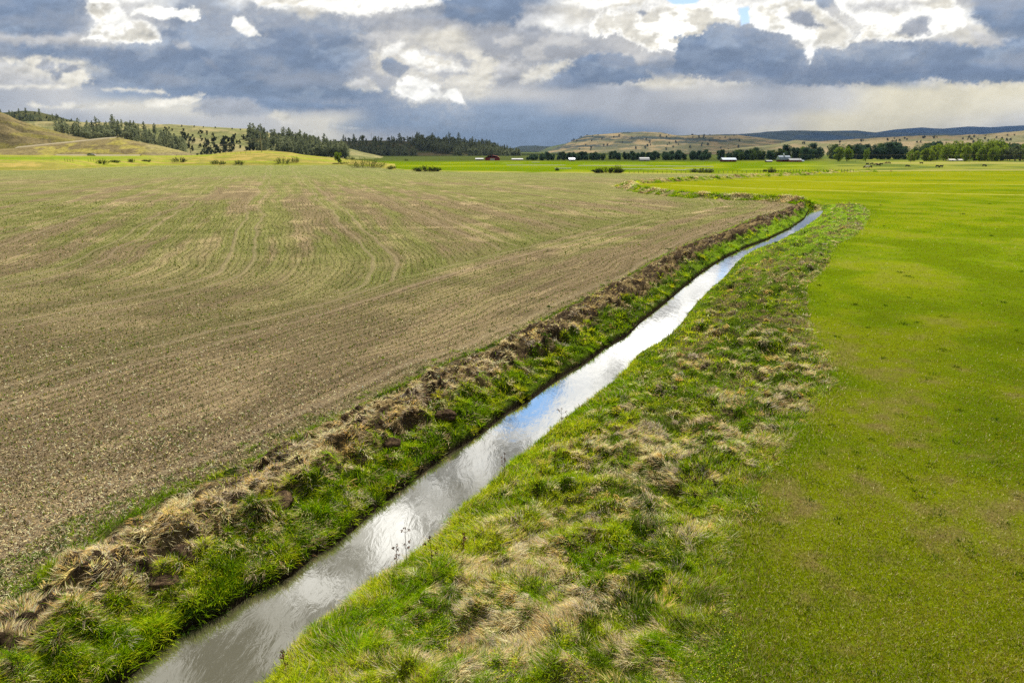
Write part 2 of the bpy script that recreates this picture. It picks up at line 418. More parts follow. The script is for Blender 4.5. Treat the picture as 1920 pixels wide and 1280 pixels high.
# ------------------------------------------------------------------ water
def mat_water():
    m, t, out = mat_new("murky_water")
    tc = N(t, "ShaderNodeTexCoord")
    mp = N(t, "ShaderNodeMapping"); mp.inputs['Rotation'].default_value = (0, 0, R(28)); mp.inputs['Scale'].default_value = (1.5, .55, 1)
    L(t, tc.outputs['Object'], mp.inputs[0])
    n1 = noise(t, mp.outputs[0], 2.6, 4, .62, .6); n2 = noise(t, mp.outputs[0], .8, 2, .5, .3)
    bp = N(t, "ShaderNodeBump", Strength=.075, Distance=.05)
    L(t, math_(t, 'ADD', n1, math_(t, 'MULTIPLY', n2, 1.5)), bp.inputs['Height'])
    d = N(t, "ShaderNodeBsdfDiffuse"); d.inputs[0].default_value = (.085, .080, .044, 1)
    g = N(t, "ShaderNodeBsdfGlossy", Roughness=.035); g.inputs[0].default_value = (1, 1, 1, 1)
    L(t, bp.outputs[0], g.inputs['Normal'])
    lw = N(t, "ShaderNodeLayerWeight", Blend=.5)
    fac = ramp(t, lw.outputs['Facing'], [(0.0, .03), (.28, .17), (.42, .30), (.58, .58), (.75, .85), (1, 1)])
    mx = N(t, "ShaderNodeMixShader"); L(t, fac, mx.inputs[0]); L(t, d.outputs[0], mx.inputs[1]); L(t, g.outputs[0], mx.inputs[2])
    L(t, mx.outputs[0], out.inputs[0]); return m
wy = rowsY[(rowsY > -41) & (rowsY < YEND + 6)]
wk = np.linspace(0, 1, 9)[None]
wx = (XL(wy)-.35)[:, None] + wk*(XR(wy) - XL(wy) + .7)[:, None]
structure(new_mesh("water", np.stack([wx.ravel(), np.repeat(wy, 9), np.full(wx.size, ZW)], 1), grid_faces(len(wy), 9), mat_water(), smooth=True))

# ------------------------------------------------------------------ sky: cloud dome painted with cloud shapes, its unseen part cut to place sun and shade
def mirror(u, v):
    """direction whose mirror image in level water shows at picture direction u, v"""
    d = ray(u, v); az = np.arctan2(d[..., 0], d[..., 1]); el = -np.arctan2(d[..., 2], np.hypot(d[..., 0], d[..., 1]))
    dz = np.sin(el); dx = np.cos(el)*np.sin(az); dy = np.cos(el)*np.cos(az)
    f = dy*CP - dz*SP; up = dy*SP + dz*CP
    return 960 + 1280*dx/f, 640 - 1280*up/f
def poly_sd(u, v, P):
    d = np.full(u.shape, 1e9)
    n = len(P)
    for i in range(n):
        ax, ay = P[i]; bx, by = P[(i+1) % n]; ex, ey = bx-ax, by-ay
        t = np.clip(((u-ax)*ex + (v-ay)*ey)/(ex*ex+ey*ey+1e-9), 0, 1)
        d = np.minimum(d, np.hypot(u-ax-t*ex, v-ay-t*ey))
    return np.where(inside(u, v, P), -d, d)
B_ = lin((120, 136, 160)); b_ = lin((142, 156, 176)); G_ = lin((166, 169, 176)); g_ = lin((194, 193, 192)); W_ = lin((255, 253, 246))*1.08
c_ = lin((216, 211, 198)); d_ = lin((108, 124, 150)); h_ = lin((124, 142, 166)); y_ = lin((215, 207, 182))
KEY = dict(B=B_, b=b_, G=G_, g=g_, W=W_, c=c_, d=d_, h=h_, y=y_)
ROWS = ["bBWbWWgBbWWWWbggG", "bBgBbcgBGcWWWgWWB", "bBWbBbGGGWWcbcWcB", "Ggcb Bbgcb"[:0] or "GgcbBbgcGGgbBcBgb",
        "BBBBBbGcgGgBBbBBB", "gcbBBbGcgBBBBBBBB", "ggBBBBGgGBccBBBcc", "GgbBBBBcgGGgGgyyy", "GgccbGBbbGGGGgyyc", "gGgggcBbbhGGgyycg", "gggggcGhhhhGgyygb", "ggggggGhhhhGgcggb"]
RV = np.array([0, 25, 50, 75, 100, 125, 150, 175, 200, 225, 250, 290.])
CU = np.linspace(0, 1920, 17)
GRID = np.array([[KEY[ch] for ch in r] for r in ROWS])
def grid_sample(u, v):
    cu = np.clip(u/120, 0, 15.999); i = cu.astype(int); fu = cu - i
    j = np.clip(np.searchsorted(RV, v) - 1, 0, 10); fv = np.clip((v - RV[j])/(RV[j+1]-RV[j]), 0, 1)
    fu = (fu*fu*(3-2*fu))[..., None]; fv = (fv*fv*(3-2*fv))[..., None]
    return (GRID[j, i]*(1-fu) + GRID[j, i+1]*fu)*(1-fv) + (GRID[j+1, i]*(1-fu) + GRID[j+1, i+1]*fu)*fv
def paint(u, v):
    big1 = fbm(u*.012, v*.02, 4, 201) - .5; big2 = fbm(u*.012, v*.02, 4, 211) - .5
    wx = fbm(u*.045, v*.06, 5, 221, .6) - .5; wy_ = fbm(u*.045, v*.06, 5, 231, .6) - .5
    puff = np.abs(fbm(u*.07, v*.08, 4, 241, .6) - .5)*2
    fine = fbm(u*.2, v*.24, 4, 251, .65) - .5
    streak = fbm((u + v*.5)*.016, v*.004, 3, 261) - .5
    low = sm(150, 175, v)
    e1 = fbm(u*.11, v*.13, 4, 281, .6) - .5; e2 = fbm(u*.33, v*.36, 3, 291, .6) - .5
    rel = (fbm(u*.03, v*.045, 4, 295, .5) - fbm(u*.03 - .12, v*.045 - .28, 4, 295, .5))
    c = grid_sample(u + big1*120*(1-low*.6), v + (big2*46 + wy_*14)*(1-low*.75))
    c = c*(1 + (wx*.3 + fine*.14 + rel*.8)*(1-low*.85))[..., None]
    c = c*(1 + streak*.30*low*sm(900, 1100, u))[..., None]
    def P(pts, col, soft=6, warp=14, shade=None, a=1.0, rim=None, halo=True):
        nonlocal c
        U = u + wx*warp*1.6 + fine*warp*.5; V = v + wy_*warp*1.3 + fine*warp*.4
        x0, x1 = min(p[0] for p in pts)-60, max(p[0] for p in pts)+60; y0, y1 = min(p[1] for p in pts)-60, max(p[1] for p in pts)+60
        k = (U > x0) & (U < x1) & (V > y0) & (V < y1)
        if not k.any(): return
        d = poly_sd(U[k], V[k], pts) + (puff[k]-.3)*warp*.45 + e1[k]*warp*.9 + e2[k]*warp*.5
        al = (1 - sm(-soft*1.5, soft*.8, d))*a
        bright = np.asarray(col)[0] > .85
        if bright and halo:
            hk = np.exp(-np.maximum(d, 0)/(16 + soft*2))*.55*(.4 + 1.2*(puff[k]))*a
            c[k] = mixc(c[k], g_, np.clip(hk, 0, .7))
        cc = np.broadcast_to(col, (k.sum(), 3)).copy()
        if shade is not None:
            s = sm(.40, .60, fbm(u[k]*.022 + 5, v[k]*.04, 4, 271)+ (puff[k]-.4)*.15)*sm(-2, 12, -d)*.95
            cc = mixc(cc, shade, s)
        if rim is not None:
            cc = mixc(cc, rim, np.exp(-((d+3)/4)**2)*.8)
        vg = 1.0 if np.asarray(col)[0] > .7 else (1.16 - .30*np.clip((v[k]-max(y0+60, 0))/max(20, (y1-60) - max(y0+60, 0)), 0, 1))[:, None]
        if soft > 20: relk = .25
        else: relk = 1.0
        cc = cc*vg*(1 + wx[k]*.12 + fine[k]*.08 + relk*rel[k]*np.where(np.asarray(col)[..., 0].mean() > .6, 1.0, .55))[..., None]
        c[k] = mixc(c[k], cc, al)
    P([(-20, -10), (165, -10), (150, 20), (168, 50), (140, 60), (60, 50), (-20, 55)], B_, 12, 14)
    P([(210, 60), (330, 45), (480, 20), (620, 35), (690, 60), (640, 100), (660, 140), (720, 175), (640, 190), (480, 184), (330, 176), (230, 150), (150, 112), (-20, 104), (-20, 84), (200, 84)], B_*.98, 14, 18, shade=b_)
    P([(-20, 63), (60, 66), (160, 62), (300, 76), (230, 82), (60, 78), (-20, 76)], g_, 8, 8)
    P([(170, -10), (212, -10), (228, 20), (245, 32), (270, 36), (290, 52), (303, 76), (285, 83), (230, 80), (150, 73), (172, 58), (185, 40), (160, 20)], W_, 4, 10, shade=c_*.92)
    P([(243, 28), (258, 14), (285, 6), (310, 11), (335, 20), (360, 12), (378, 22), (372, 36), (350, 40), (330, 30), (300, 37), (280, 32), (262, 26), (248, 31)], W_, 3, 7)
    P([(437, 31), (455, 31), (470, 46), (487, 66), (465, 68), (445, 60), (433, 48)], W_, 3, 6)
    P([(325, 78), (350, 76), (356, 90), (335, 92)], g_, 5, 8, a=.7)
    P([(375, 104), (396, 108), (412, 132), (396, 128)], G_, 5, 8, a=.6)
    P([(-20, 104), (40, 112), (60, 106), (95, 106), (150, 116), (175, 148), (140, 166), (100, 155), (70, 132), (45, 120), (-20, 116)], c_*1.12, 6, 12, shade=G_)
    P([(-20, 160), (60, 158), (140, 158), (130, 168), (60, 164), (-20, 167)], c_*1.15, 4, 5)
    P([(48, 196), (60, 188), (95, 200), (120, 192), (170, 194), (160, 201), (235, 188), (240, 199), (200, 204), (120, 203), (75, 203)], c_*1.1, 4, 6)
    P([(190, 166), (245, 164), (300, 166), (318, 178), (280, 173), (200, 170)], c_*1.1, 4, 6)
    P([(268, 198), (275, 186), (330, 184), (386, 174), (375, 186), (360, 196), (320, 204), (285, 202)], c_*1.18, 3, 6)
    P([(330, 176), (480, 184), (640, 190), (700, 198), (640, 206), (520, 208), (430, 188)], B_, 6, 6)
    P([(390, 180), (470, 184), (505, 205), (480, 214), (400, 218), (355, 208)], G_, 6, 8)
    P([(515, 205), (540, 212), (552, 226), (530, 232), (505, 220)], c_*1.05, 6, 8)
    P([(560, 240), (600, 240), (602, 248), (565, 250)], c_, 8, 8, a=.7)
    P([(622, 234), (660, 238), (680, 240), (660, 243), (628, 239)], c_*1.1, 2, 3)
    P([(700, 215), (860, 196), (1000, 210), (1080, 230), (1010, 250), (800, 252), (640, 250), (620, 236)], h_*1.02, 14, 10, a=.7)
    P([(470, -10), (900, -10), (850, 4), (790, 14), (700, 26), (650, 28), (600, 19), (545, 10), (480, 20)], W_, 7, 12, shade=c_)
    P([(820, -10), (975, -10), (985, 20), (960, 46), (900, 50), (840, 34)], B_, 9, 14)
    P([(690, 100), (725, 80), (760, 70), (800, 82), (850, 96), (905, 92), (935, 110), (930, 142), (905, 180), (850, 186), (760, 190), (735, 165), (750, 150), (700, 122)], c_*1.12, 12, 18, shade=G_)
    P([(715, 92), (750, 76), (765, 82), (745, 100), (715, 108)], W_, 6, 8)
    P([(745, 98), (800, 96), (850, 108), (870, 128), (800, 135), (760, 118)], W_*.97, 8, 12, shade=c_)
    P([(712, 114), (725, 108), (745, 112), (770, 128), (750, 145), (735, 143), (720, 130)], B_, 3, 6)
    P([(742, 176), (742, 155), (760, 143), (800, 146), (825, 163), (831, 184), (790, 188), (755, 186)], W_*.9, 5, 9, shade=g_, rim=W_)
    P([(833, 180), (838, 170), (855, 164), (868, 178), (872, 196), (845, 190)], W_*.95, 3, 6, shade=g_)
    P([(640, 158), (662, 148), (685, 142), (700, 150), (716, 172), (690, 171), (660, 168)], c_*1.15, 7, 10, shade=g_, a=.85)
    P([(880, 66), (1000, 50), (1100, 60), (1150, 92), (1090, 112), (1000, 118), (900, 108)], G_*.93, 12, 16, shade=g_)
    P([(1100, 46), (1118, 26), (1200, 12), (1300, 4), (1385, 12), (1390, 46), (1352, 52), (1312, 72), (1292, 92), (1250, 96), (1200, 90), (1165, 66), (1120, 64)], W_*1.15, 5, 16, shade=c_)
    P([(1050, 4), (1120, -10), (1240, -10), (1200, 12), (1120, 20)], W_, 6, 10, shade=c_)
    P([(1192, 22), (1205, 16), (1216, 24), (1205, 32)], G_, 4, 5)
    P([(1063, 130), (1090, 104), (1150, 97), (1182, 104), (1200, 122), (1228, 146), (1200, 153), (1130, 157), (1080, 152)], B_, 4, 10, shade=b_)
    P([(973, 156), (975, 140), (1010, 121), (1078, 111), (1074, 124), (1032, 146), (1000, 158)], c_*1.1, 8, 12, shade=g_, a=.85)
    P([(1262, 118), (1268, 72), (1310, 62), (1330, 44), (1380, 46), (1425, 52), (1455, 62), (1500, 90), (1600, 84), (1620, 73), (1700, 76), (1840, 84), (1960, 56), (1960, 146), (1830, 156), (1760, 150), (1700, 150), (1600, 160), (1520, 160), (1440, 158), (1360, 151), (1280, 142)], B_, 4, 12, shade=b_*.98)
    P([(1300, 118), (1450, 118), (1700, 120), (1960, 110), (1960, 146), (1830, 154), (1700, 149), (1600, 158), (1440, 156), (1330, 148)], d_, 14, 8, a=.8)
    P([(1385, 40), (1412, 8), (1450, 4), (1500, -8), (1530, 8), (1570, 36), (1600, 60), (1592, 88), (1535, 88), (1520, 116), (1512, 92), (1478, 64), (1440, 60), (1400, 44)], W_*1.05, 4, 12, shade=c_)
    P([(1468, 34), (1500, 14), (1522, 22), (1548, 52), (1512, 52)], G_*.95, 6, 10)
    P([(1528, -10), (1566, -10), (1556, 12), (1542, 18), (1530, 8)], b_, 3, 5)
    P([(1560, -10), (1780, -10), (1806, 18), (1812, 48), (1765, 62), (1725, 75), (1600, 76), (1622, 44), (1580, 30)], W_*1.05, 4, 12, shade=c_)
    P([(1580, 4), (1700, -4), (1760, 4), (1700, 18), (1600, 28)], g_, 10, 10)
    P([(1676, 64), (1708, 30), (1742, 32), (1750, 62), (1720, 70)], G_, 6, 10)
    P([(1830, -10), (1960, -10), (1960, 80), (1860, 62), (1815, 30)], B_*1.05, 12, 14)
    P([(1815, 52), (1850, 60), (1886, 84), (1860, 88), (1830, 78)], g_*1.02, 6, 9)
    P([(1170, 166), (1190, 161), (1212, 170), (1190, 175)], G_, 4, 4)
    P([(1500, 220), (1620, 180), (1760, 176), (1920, 172), (1980, 200), (1900, 235), (1700, 240), (1560, 245)], y_, 30, 16, a=.55)
    P([(1395, 250), (1430, 236), (1480, 240), (1450, 254)], y_, 10, 8, a=.5)
    P([(900, 300), (900, 262), (1000, 250), (1120, 262), (1120, 300)], h_*.9, 18, 8, a=.7)
    n9 = fbm(u*.010 + 9, v*.026 + 4, 4, 851, .45); n8 = fbm(u*.04 + 2, v*.075, 4, 855, .55)
    dk = 1 - sm(.30, .60, c[..., 1])
    c = mixc(c, G_*1.02, sm(.46, .68, n9*.85 + n8*.15)*.42*(1-low)*dk)
    c = mixc(c, d_*.94, (1 - sm(.34, .50, n9*.85 + n8*.15))*.4*(1-low)*dk)
    al = np.ones(u.shape)
    for pts in ([(1236, -10), (1316, -10), (1304, 6), (1262, 8)], [(1386, 16), (1404, 12), (1406, 44), (1390, 48)]):
        U = u + wx*10; V = v + wy_*8
        k = 1 - sm(-3, 3, poly_sd(U, V, pts))
        al = al*(1-k)
    return c, al
def sky_color(az, el):
    d = np.stack([np.cos(el)*np.sin(az), np.cos(el)*np.cos(az), np.sin(el)], -1)
    f = d[..., 1]*CP - d[..., 2]*SP; up = d[..., 1]*SP + d[..., 2]*CP
    fs = np.where(f > .15, f, .15)
    u = 960 + 1280*d[..., 0]/fs; v = 640 - 1280*up/fs
    inframe = (f > .15)*sm(-420, -120, u)*(1-sm(2040, 2340, u))*(v > -120)
    A = np.degrees(az)*23; E = np.degrees(el)*23
    q1 = fbm(A*.006, E*.009, 5, 301); q2 = fbm(A*.02+3, E*.03, 4, 311)
    k = q1*.7 + q2*.3
    col = mixc(np.broadcast_to(B_, az.shape+(3,)), G_, sm(.36, .48, k)); col = mixc(col, c_, sm(.47, .56, k)); col = mixc(col, W_*1.3, sm(.55, .66, k))
    col = col*.38  # generic cloud out of view, dimmed to lower the fill light
    al = np.ones(az.shape)
    # what the water mirrors: bright cloud low down, a blue gap, grey and white above
    m = (f > .15) & (v < 140) & (u > -1500) & (u < 3500)
    uu, vv = u[m], v[m]
    cc = col[m].copy(); aa = al[m]
    w1 = (fbm(A[m]*.02, E[m]*.03, 5, 321, .6)-.5)*90; w2 = (fbm(A[m]*.02, E[m]*.03, 5, 331, .6)-.5)*70
    def Q(pts, colr, soft, amt=1.0, alpha=None):
        nonlocal cc, aa
        p = np.array(pts, float); mu, mv = mirror(p[:, 0], p[:, 1]); PP = list(zip(mu, mv))
        d_ = poly_sd(uu+w1, vv+w2, PP); k = (1 - sm(-soft, soft, d_))*amt
        cc = mixc(cc, np.asarray(colr), k)
        if alpha is not None: aa = aa*(1 - k*(1-alpha))
    Q([(600, 860), (1150, 860), (900, 1100), (700, 1500), (-300, 1500), (200, 1000)], lin((196, 194, 186)), 60)
    Q([(700, 960), (830, 900), (860, 960), (770, 1060), (700, 1100)], W_*1.25, 40, .9)
    Q([(560, 1080), (700, 1060), (640, 1180), (560, 1200)], W_*1.1, 40, .6)
    Q([(840, 810), (980, 800), (900, 900), (760, 940)], lin((140, 142, 144)), 40, .8)
    Q([(700, 500), (1700, 500), (1500, 700), (1150, 880), (850, 880), (900, 720), (1000, 650)], W_*.66, 50)
    Q([(1000, 640), (1600, 530), (1500, 620), (1150, 670)], W_*1.2, 30)
    Q([(930, 790), (985, 735), (1060, 705), (1068, 730), (1030, 775), (985, 800)], lin((122, 166, 215)), 16)
    Q([(1080, 640), (1200, 625), (1170, 650), (1090, 668)], lin((180, 184, 190)), 16, .8)
    Q([(1200, 500), (1480, 380), (1700, 400), (1450, 520)], lin((150, 176, 212)), 40, .85)
    Q([(840, 760), (960, 700), (980, 720), (880, 790)], lin((150, 160, 172)), 24, .7)
    Q([(900, 860), (1100, 700), (1130, 710), (960, 870)], lin((176, 180, 184)), 24, .6)
    mo = fbm(A[m]*.014 + 5, E[m]*.024, 5, 341, .6)
    cc = cc*(.45 + 1.25*sm(.36, .62, mo))[..., None]
    col[m] = cc; al[m] = aa
    k = inframe > 0
    pc, pa = paint(u[k], v[k])
    wgt = inframe[k]*sm(-40, 0, v[k])
    col[k] = mixc(col[k], pc, wgt); al[k] = al[k]*(1-wgt) + pa*wgt
    # unseen cloud cover, shaped to sun the near ground and shade distant hills: follow the beam down to the ground
    RD = 22000.
    V = d*RD; s = V[..., 2]/SUN[2]; gx = V[..., 0] - s*SUN[0]; gy = V[..., 1] - s*SUN[1]
    cosd = d @ SUN
    near = cosd > math.cos(R(45))
    shade = np.zeros(az.shape)
    def E_(x, y, rx, ry, a=1.0, rot=0.):
        nonlocal shade
        ca, sa = math.cos(rot), math.sin(rot); X = (gx-x)*ca + (gy-y)*sa; Y = -(gx-x)*sa + (gy-y)*ca
        r = np.hypot(X/rx, Y/ry) + (fbm(gx/400, gy/400, 3, 401)-.5)*.35
        shade = np.maximum(shade, (1 - sm(.85, 1.15, r))*a)
    E_(-330, 1650, 420, 430, .96)
    E_(80, 2100, 700, 350, .9)
    E_(150, 780, 150, 110, .5)
    E_(1300, 3000, 500, 900, .55)
    E_(2200, 5600, 2300, 900, .95)
    E_(6000, 9000, 1700, 1600, .95)
    E_(900, 11500, 3000, 4000, .9)
    opening = near & (gy > -700) & (gy < 5600) & (np.abs(gx) < 900 + np.maximum(gy, 0)*.9)
    al = np.where(opening & ((f < .15) | (v < -250)), np.minimum(al, shade), al)
    return col*.87, al
azs = np.concatenate([np.arange(-180, -80, 1.0), np.arange(-80, -40, .3), np.arange(-40, 40, .068), np.arange(40, 180.01, 1.0)])
els = np.concatenate([np.arange(-2.5, -.5, .5), np.arange(-.5, 12.2, .068), np.arange(12.2, 56, .3), np.arange(56, 90.01, 2.0)])
AZ, EL = np.meshgrid(np.radians(azs), np.radians(els))
scol, sal = sky_color(AZ.ravel(), EL.ravel())
RD = 22000.
V = np.stack([np.cos(EL)*np.sin(AZ), np.cos(EL)*np.cos(AZ), np.sin(EL)], -1).reshape(-1, 3)*RD + np.array([0, 0, 0.])
def mat_sky():
    m, t, out = mat_new("cloud_sky")
    e = N(t, "ShaderNodeEmission", Strength=1.0)
    a = attr(t, "Col"); tc = N(t, "ShaderNodeTexCoord")
    n = noise(t, tc.outputs['Object'], .0016, 4, .6)
    L(t, mixn(t, 1.0, a.outputs[0], ramp(t, n, [(.3, .97), (.7, 1.03)]), 'MULTIPLY'), e.inputs[0])
    tr = N(t, "ShaderNodeBsdfTransparent"); mx = N(t, "ShaderNodeMixShader")
    L(t, attr(t, "Cover").outputs['Fac'], mx.inputs[0]); L(t, tr.outputs[0], mx.inputs[1]); L(t, e.outputs[0], mx.inputs[2])
    L(t, mx.outputs[0], out.inputs[0])
    m.cycles.emission_sampling = 'NONE'
    return m
structure(new_mesh("sky", V, grid_faces(len(els), len(azs)), mat_sky(), {"Col": np.maximum(scol, 0), "Cover": np.clip(sal, 0, 1)}, smooth=True))

# ------------------------------------------------------------------ hills: each a body of its own at its own distance
class Hill:
    def __init__(s, name, crest, base, D0, D1, D2, colf, shape=1.0, rough=.02, u0=None, u1=None, du=4, nr=46, mat=None, seed=0):
        cu = np.array([c[0] for c in crest], float); cv = np.array([c[1] for c in crest], float)
        bu = np.array([c[0] for c in base], float); bv = np.array([c[1] for c in base], float)
        u = np.arange(u0 if u0 is not None else cu[0], (u1 if u1 is not None else cu[-1]) + du, du)
        s.u = u; k = (u - 960)/1328.
        vc = np.interp(u, cu, cv) + (fbm(u*.05, u*0 + seed, 4, seed) - .5)*2.2*rough/.02
        vb = np.interp(u, bu, bv)
        d0 = np.interp(u, [p[0] for p in D0], [p[1] for p in D0]) if isinstance(D0, list) else np.full(u.shape, float(D0))
        d1 = np.interp(u, [p[0] for p in D1], [p[1] for p in D1]) if isinstance(D1, list) else np.full(u.shape, float(D1))
        d2 = d1*D2
        zc = on_y(u, vc, d1)[:, 2]; zb = on_y(u, vb, d0)[:, 2]; zb = np.minimum(zb, zc)
        t = np.linspace(0, 1, nr)
        rows = []
        T = t[:, None]
        Y = d0 + (d1 - d0)*T
        sh = np.sin(T*np.pi/2)**shape
        Z = zb + (zc - zb)*sh
        rel = (zc - zb)
        nz = fbm(k[None]*Y/(d1.mean()*.035) + seed, Y/(d1.mean()*.02), 5, seed + 3) - .5
        Z = Z + nz*rel*.28*np.sin(T*np.pi)*(rough/.02)**.5
        t2 = np.linspace(0, 1, 8)[1:, None]
        Y2 = d1 + (d2 - d1)*t2; Z2 = zc*(1 - t2**1.5) - 3*t2
        f = np.array([[.0]]); Yf = d0 - 14 + 0*f; Zf = (zb - 3)[None] + 0*f
        Yf = Yf.reshape(1, -1)
        s.Y = np.vstack([Yf, Y, Y2]); s.Z = np.vstack([Zf, Z, Z2]); s.X = s.Y*k[None]
        s.nf = 1 + nr
        P = np.stack([s.X.ravel(), s.Y.ravel(), s.Z.ravel()], 1)
        tt = np.vstack([np.zeros((1, len(u))), T + 0*Y, 1 + 0*Y2]).ravel()
        U = np.tile(u, s.Y.shape[0])
        col = colf(P, U, tt)
        s.o = structure(new_mesh(name, P, grid_faces(*s.Y.shape), mat or M_hill, {"Col": col}, smooth=True))
    def z(s, x, y):
        u = 960 + 1328.*x/y; i = np.clip((u - s.u[0])/(s.u[1]-s.u[0]), 0, len(s.u) - 1.001); j = int(i); f = i - j
        Yc = s.Y[:, j]*(1-f) + s.Y[:, j+1]*f; Zc = s.Z[:, j]*(1-f) + s.Z[:, j+1]*f
        return float(np.interp(y, Yc, Zc))
    def at(s, u, v):
        """front-most surface point seen at picture direction u, v"""
        i = np.clip((u - s.u[0])/(s.u[1]-s.u[0]), 0, len(s.u) - 1.001); j = int(i); f = i - j
        Yc = s.Y[1:s.nf, j]*(1-f) + s.Y[1:s.nf, j+1]*f; Zc = s.Z[1:s.nf, j]*(1-f) + s.Z[1:s.nf, j+1]*f
        vv = proj(Yc*(u-960)/1328., Yc, Zc)[1]
        k = np.argmax(vv <= v) if (vv <= v).any() else len(vv) - 1
        Y = Yc[k]; Z = Zc[k]
        if 0 < k and vv[k] <= v:
            g = (vv[k-1] - v)/max(vv[k-1] - vv[k], 1e-6); Y = Yc[k-1]*(1-g) + Yc[k]*g; Z = Zc[k-1]*(1-g) + Zc[k]*g
        return np.array([Y*(u-960)/1328., Y, Z])
M_hill = mat_turf("hill_turf", .7, 1.3, .25, .07)
M_scrub = mat_turf('scrub_turf', .5, 1.45, .5, .035)
M_slope = mat_turf("slope_turf", .75, 1.25, .12, .25)
def cf(base, alt, s, thr=(.42, .6), third=None, ts=None, third_thr=(.55, .66), amt=.6):
    base, alt = lin(base), lin(alt)
    def f(P, U, T):
        n = fbm(P[:, 0]/s + P[:, 2]/s*2, P[:, 1]/s, 5, 501); c = mixc(np.broadcast_to(base, P.shape), alt, sm(*thr, n))
        if third is not None:
            m = fbm(P[:, 0]/ts + 9, P[:, 1]/ts + P[:, 2]/ts*4, 5, 511, .6); c = mixc(c, lin(third), sm(*third_thr, m)*amt)
        return c
    return f
tanH = cf((172, 158, 104), (150, 146, 84), 60, third=(120, 128, 88), ts=18)
h_far_center = Hill("hill", [(900, 300), (930, 287), (958, 279), (976, 274), (1002, 273), (1050, 276), (1100, 287), (1160, 300)], [(900, 292)], 11800, 12800, 1.05, cf((120, 128, 100), (140, 140, 110), 800), rough=.006, seed=1)
h_blue = Hill("hill", [(1540, 262), (1600, 252), (1636, 249), (1671, 243.4), (1720, 240), (1760, 242), (1806, 237.6), (1847, 239), (1920, 235), (2100, 232), (2500, 240)], [(1540, 268)], 7600, 9200, 1.1, cf((74, 114, 168), (86, 122, 168), 300), rough=.006, seed=2)  # blue of distant air and cloud shade painted into the hill colour
h_ridge = Hill("hill", [(1240, 262), (1330, 253), (1393, 251.5), (1435, 248), (1481, 245.5), (1552, 246), (1600, 245), (1630, 249), (1766, 251), (1900, 256), (2300, 262)], [(1240, 280)], 4700, 6000, 1.1, cf((80, 110, 146), (108, 124, 132), 200, third=(60, 88, 116), ts=120), rough=.008, seed=3)  # slate blue albedo stands in for haze and cloud shadow
h_shoulder = Hill("hill", [(975, 300), (1000, 290), (1028, 276), (1067, 268), (1100, 262), (1150, 262), (1200, 280)], [(980, 292)], 4500, 5000, 1.05, cf((90, 100, 66), (76, 88, 56), 100), rough=.01, seed=4)
def mesac(P, U, T):
    c = np.broadcast_to(lin((160, 142, 108)), P.shape)
    n = fbm(P[:, 0]/90, P[:, 1]/160 + P[:, 2]/12, 5, 521, .6)
    c = mixc(c, lin((112, 112, 84)), sm(.40, .56, n))
    st = fbm(P[:, 0]/260, P[:, 2]/9 + P[:, 0]/900, 4, 531)
    c = mixc(c, lin((60, 72, 74)), sm(.46, .56, st)*sm(.33, .5, n)*.95*sm(.15, .35, T))
    c = mixc(c, lin((88, 92, 66)), sm(.9, .99, T)*.5)
    return c
h_mesa = Hill("hill", [(960, 300), (1000, 295), (1012, 290), (1036, 279), (1067, 267), (1096, 256), (1132, 252), (1176, 248.5), (1226, 248.5), (1262, 254), (1301, 253.5), (1380, 254), (1450, 262), (1500, 270), (1560, 280)], [(960, 297), (1300, 292), (1560, 290)], 3100, 4100, 1.15, mesac, rough=.02, du=2.5, nr=70, seed=5)
h_foot = Hill("hill", [(1240, 290), (1340, 283), (1400, 276), (1450, 272), (1490, 264), (1530, 266), (1570, 264), (1620, 260), (1700, 256.5), (1800, 255), (1870, 251), (1920, 247), (2100, 238), (2500, 236)], [(1240, 294), (2500, 290)], 1700, 2600, 1.2, cf((160, 144, 112), (132, 130, 96), 120, third=(96, 104, 64), ts=45), rough=.02, du=3, seed=6)
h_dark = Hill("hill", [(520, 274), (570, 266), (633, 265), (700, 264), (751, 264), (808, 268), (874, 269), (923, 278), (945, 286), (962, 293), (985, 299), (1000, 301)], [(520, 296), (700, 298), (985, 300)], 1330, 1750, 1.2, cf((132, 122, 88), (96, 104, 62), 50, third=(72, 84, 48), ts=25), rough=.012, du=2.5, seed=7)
h_knob = Hill("hill", [(-500, 225), (-200, 220), (0, 213), (57, 209), (90, 212), (110, 217), (140, 225), (156, 230), (200, 242), (260, 260)], [(-500, 250)], 1250, 1420, 1.15, cf((70, 78, 48), (90, 92, 60), 30), rough=.02, seed=8)
h_left = Hill("hill", [(-500, 236), (0, 231), (81, 229.5), (156, 230), (260, 232.5), (339, 235.5), (417, 239.5), (464, 243), (520, 252), (600, 266), (660, 280), (700, 290), (740, 299), (760, 302)], [(-500, 296), (500, 292), (760, 302)], 820, 1150, 1.3, cf((164, 156, 112), (138, 140, 92), 40, third=(96, 106, 70), ts=22, third_thr=(.5, .6)), rough=.010, du=3, seed=9)
h_near = Hill("hill", [(-600, 170), (-300, 184), (0, 207), (28, 216), (50, 227), (75, 236), (110, 247), (150, 257), (190, 264), (240, 274), (270, 284)], [(-600, 285), (0, 281), (270, 286)], 690, 800, 1.15, cf((132, 120, 86), (108, 100, 72), 14, third=(146, 140, 72), ts=20, third_thr=(.55, .62)), rough=.02, du=3, seed=10, mat=M_scrub)
def moundc(P, U, T):
    c = np.broadcast_to(lin((144, 132, 92)), P.shape)
    n = fbm(P[:, 0]/9, P[:, 1]/9, 5, 541)
    c = mixc(c, lin((132, 120, 86)), sm(.42, .55, n)); c = mixc(c, lin((176, 168, 84)), sm(.55, .66, fbm(P[:, 0]/16, P[:, 2]/3, 4, 551))*.7)
    c = mixc(c, lin((150, 142, 110)), sm(262, 285, U)*.5)
    return c
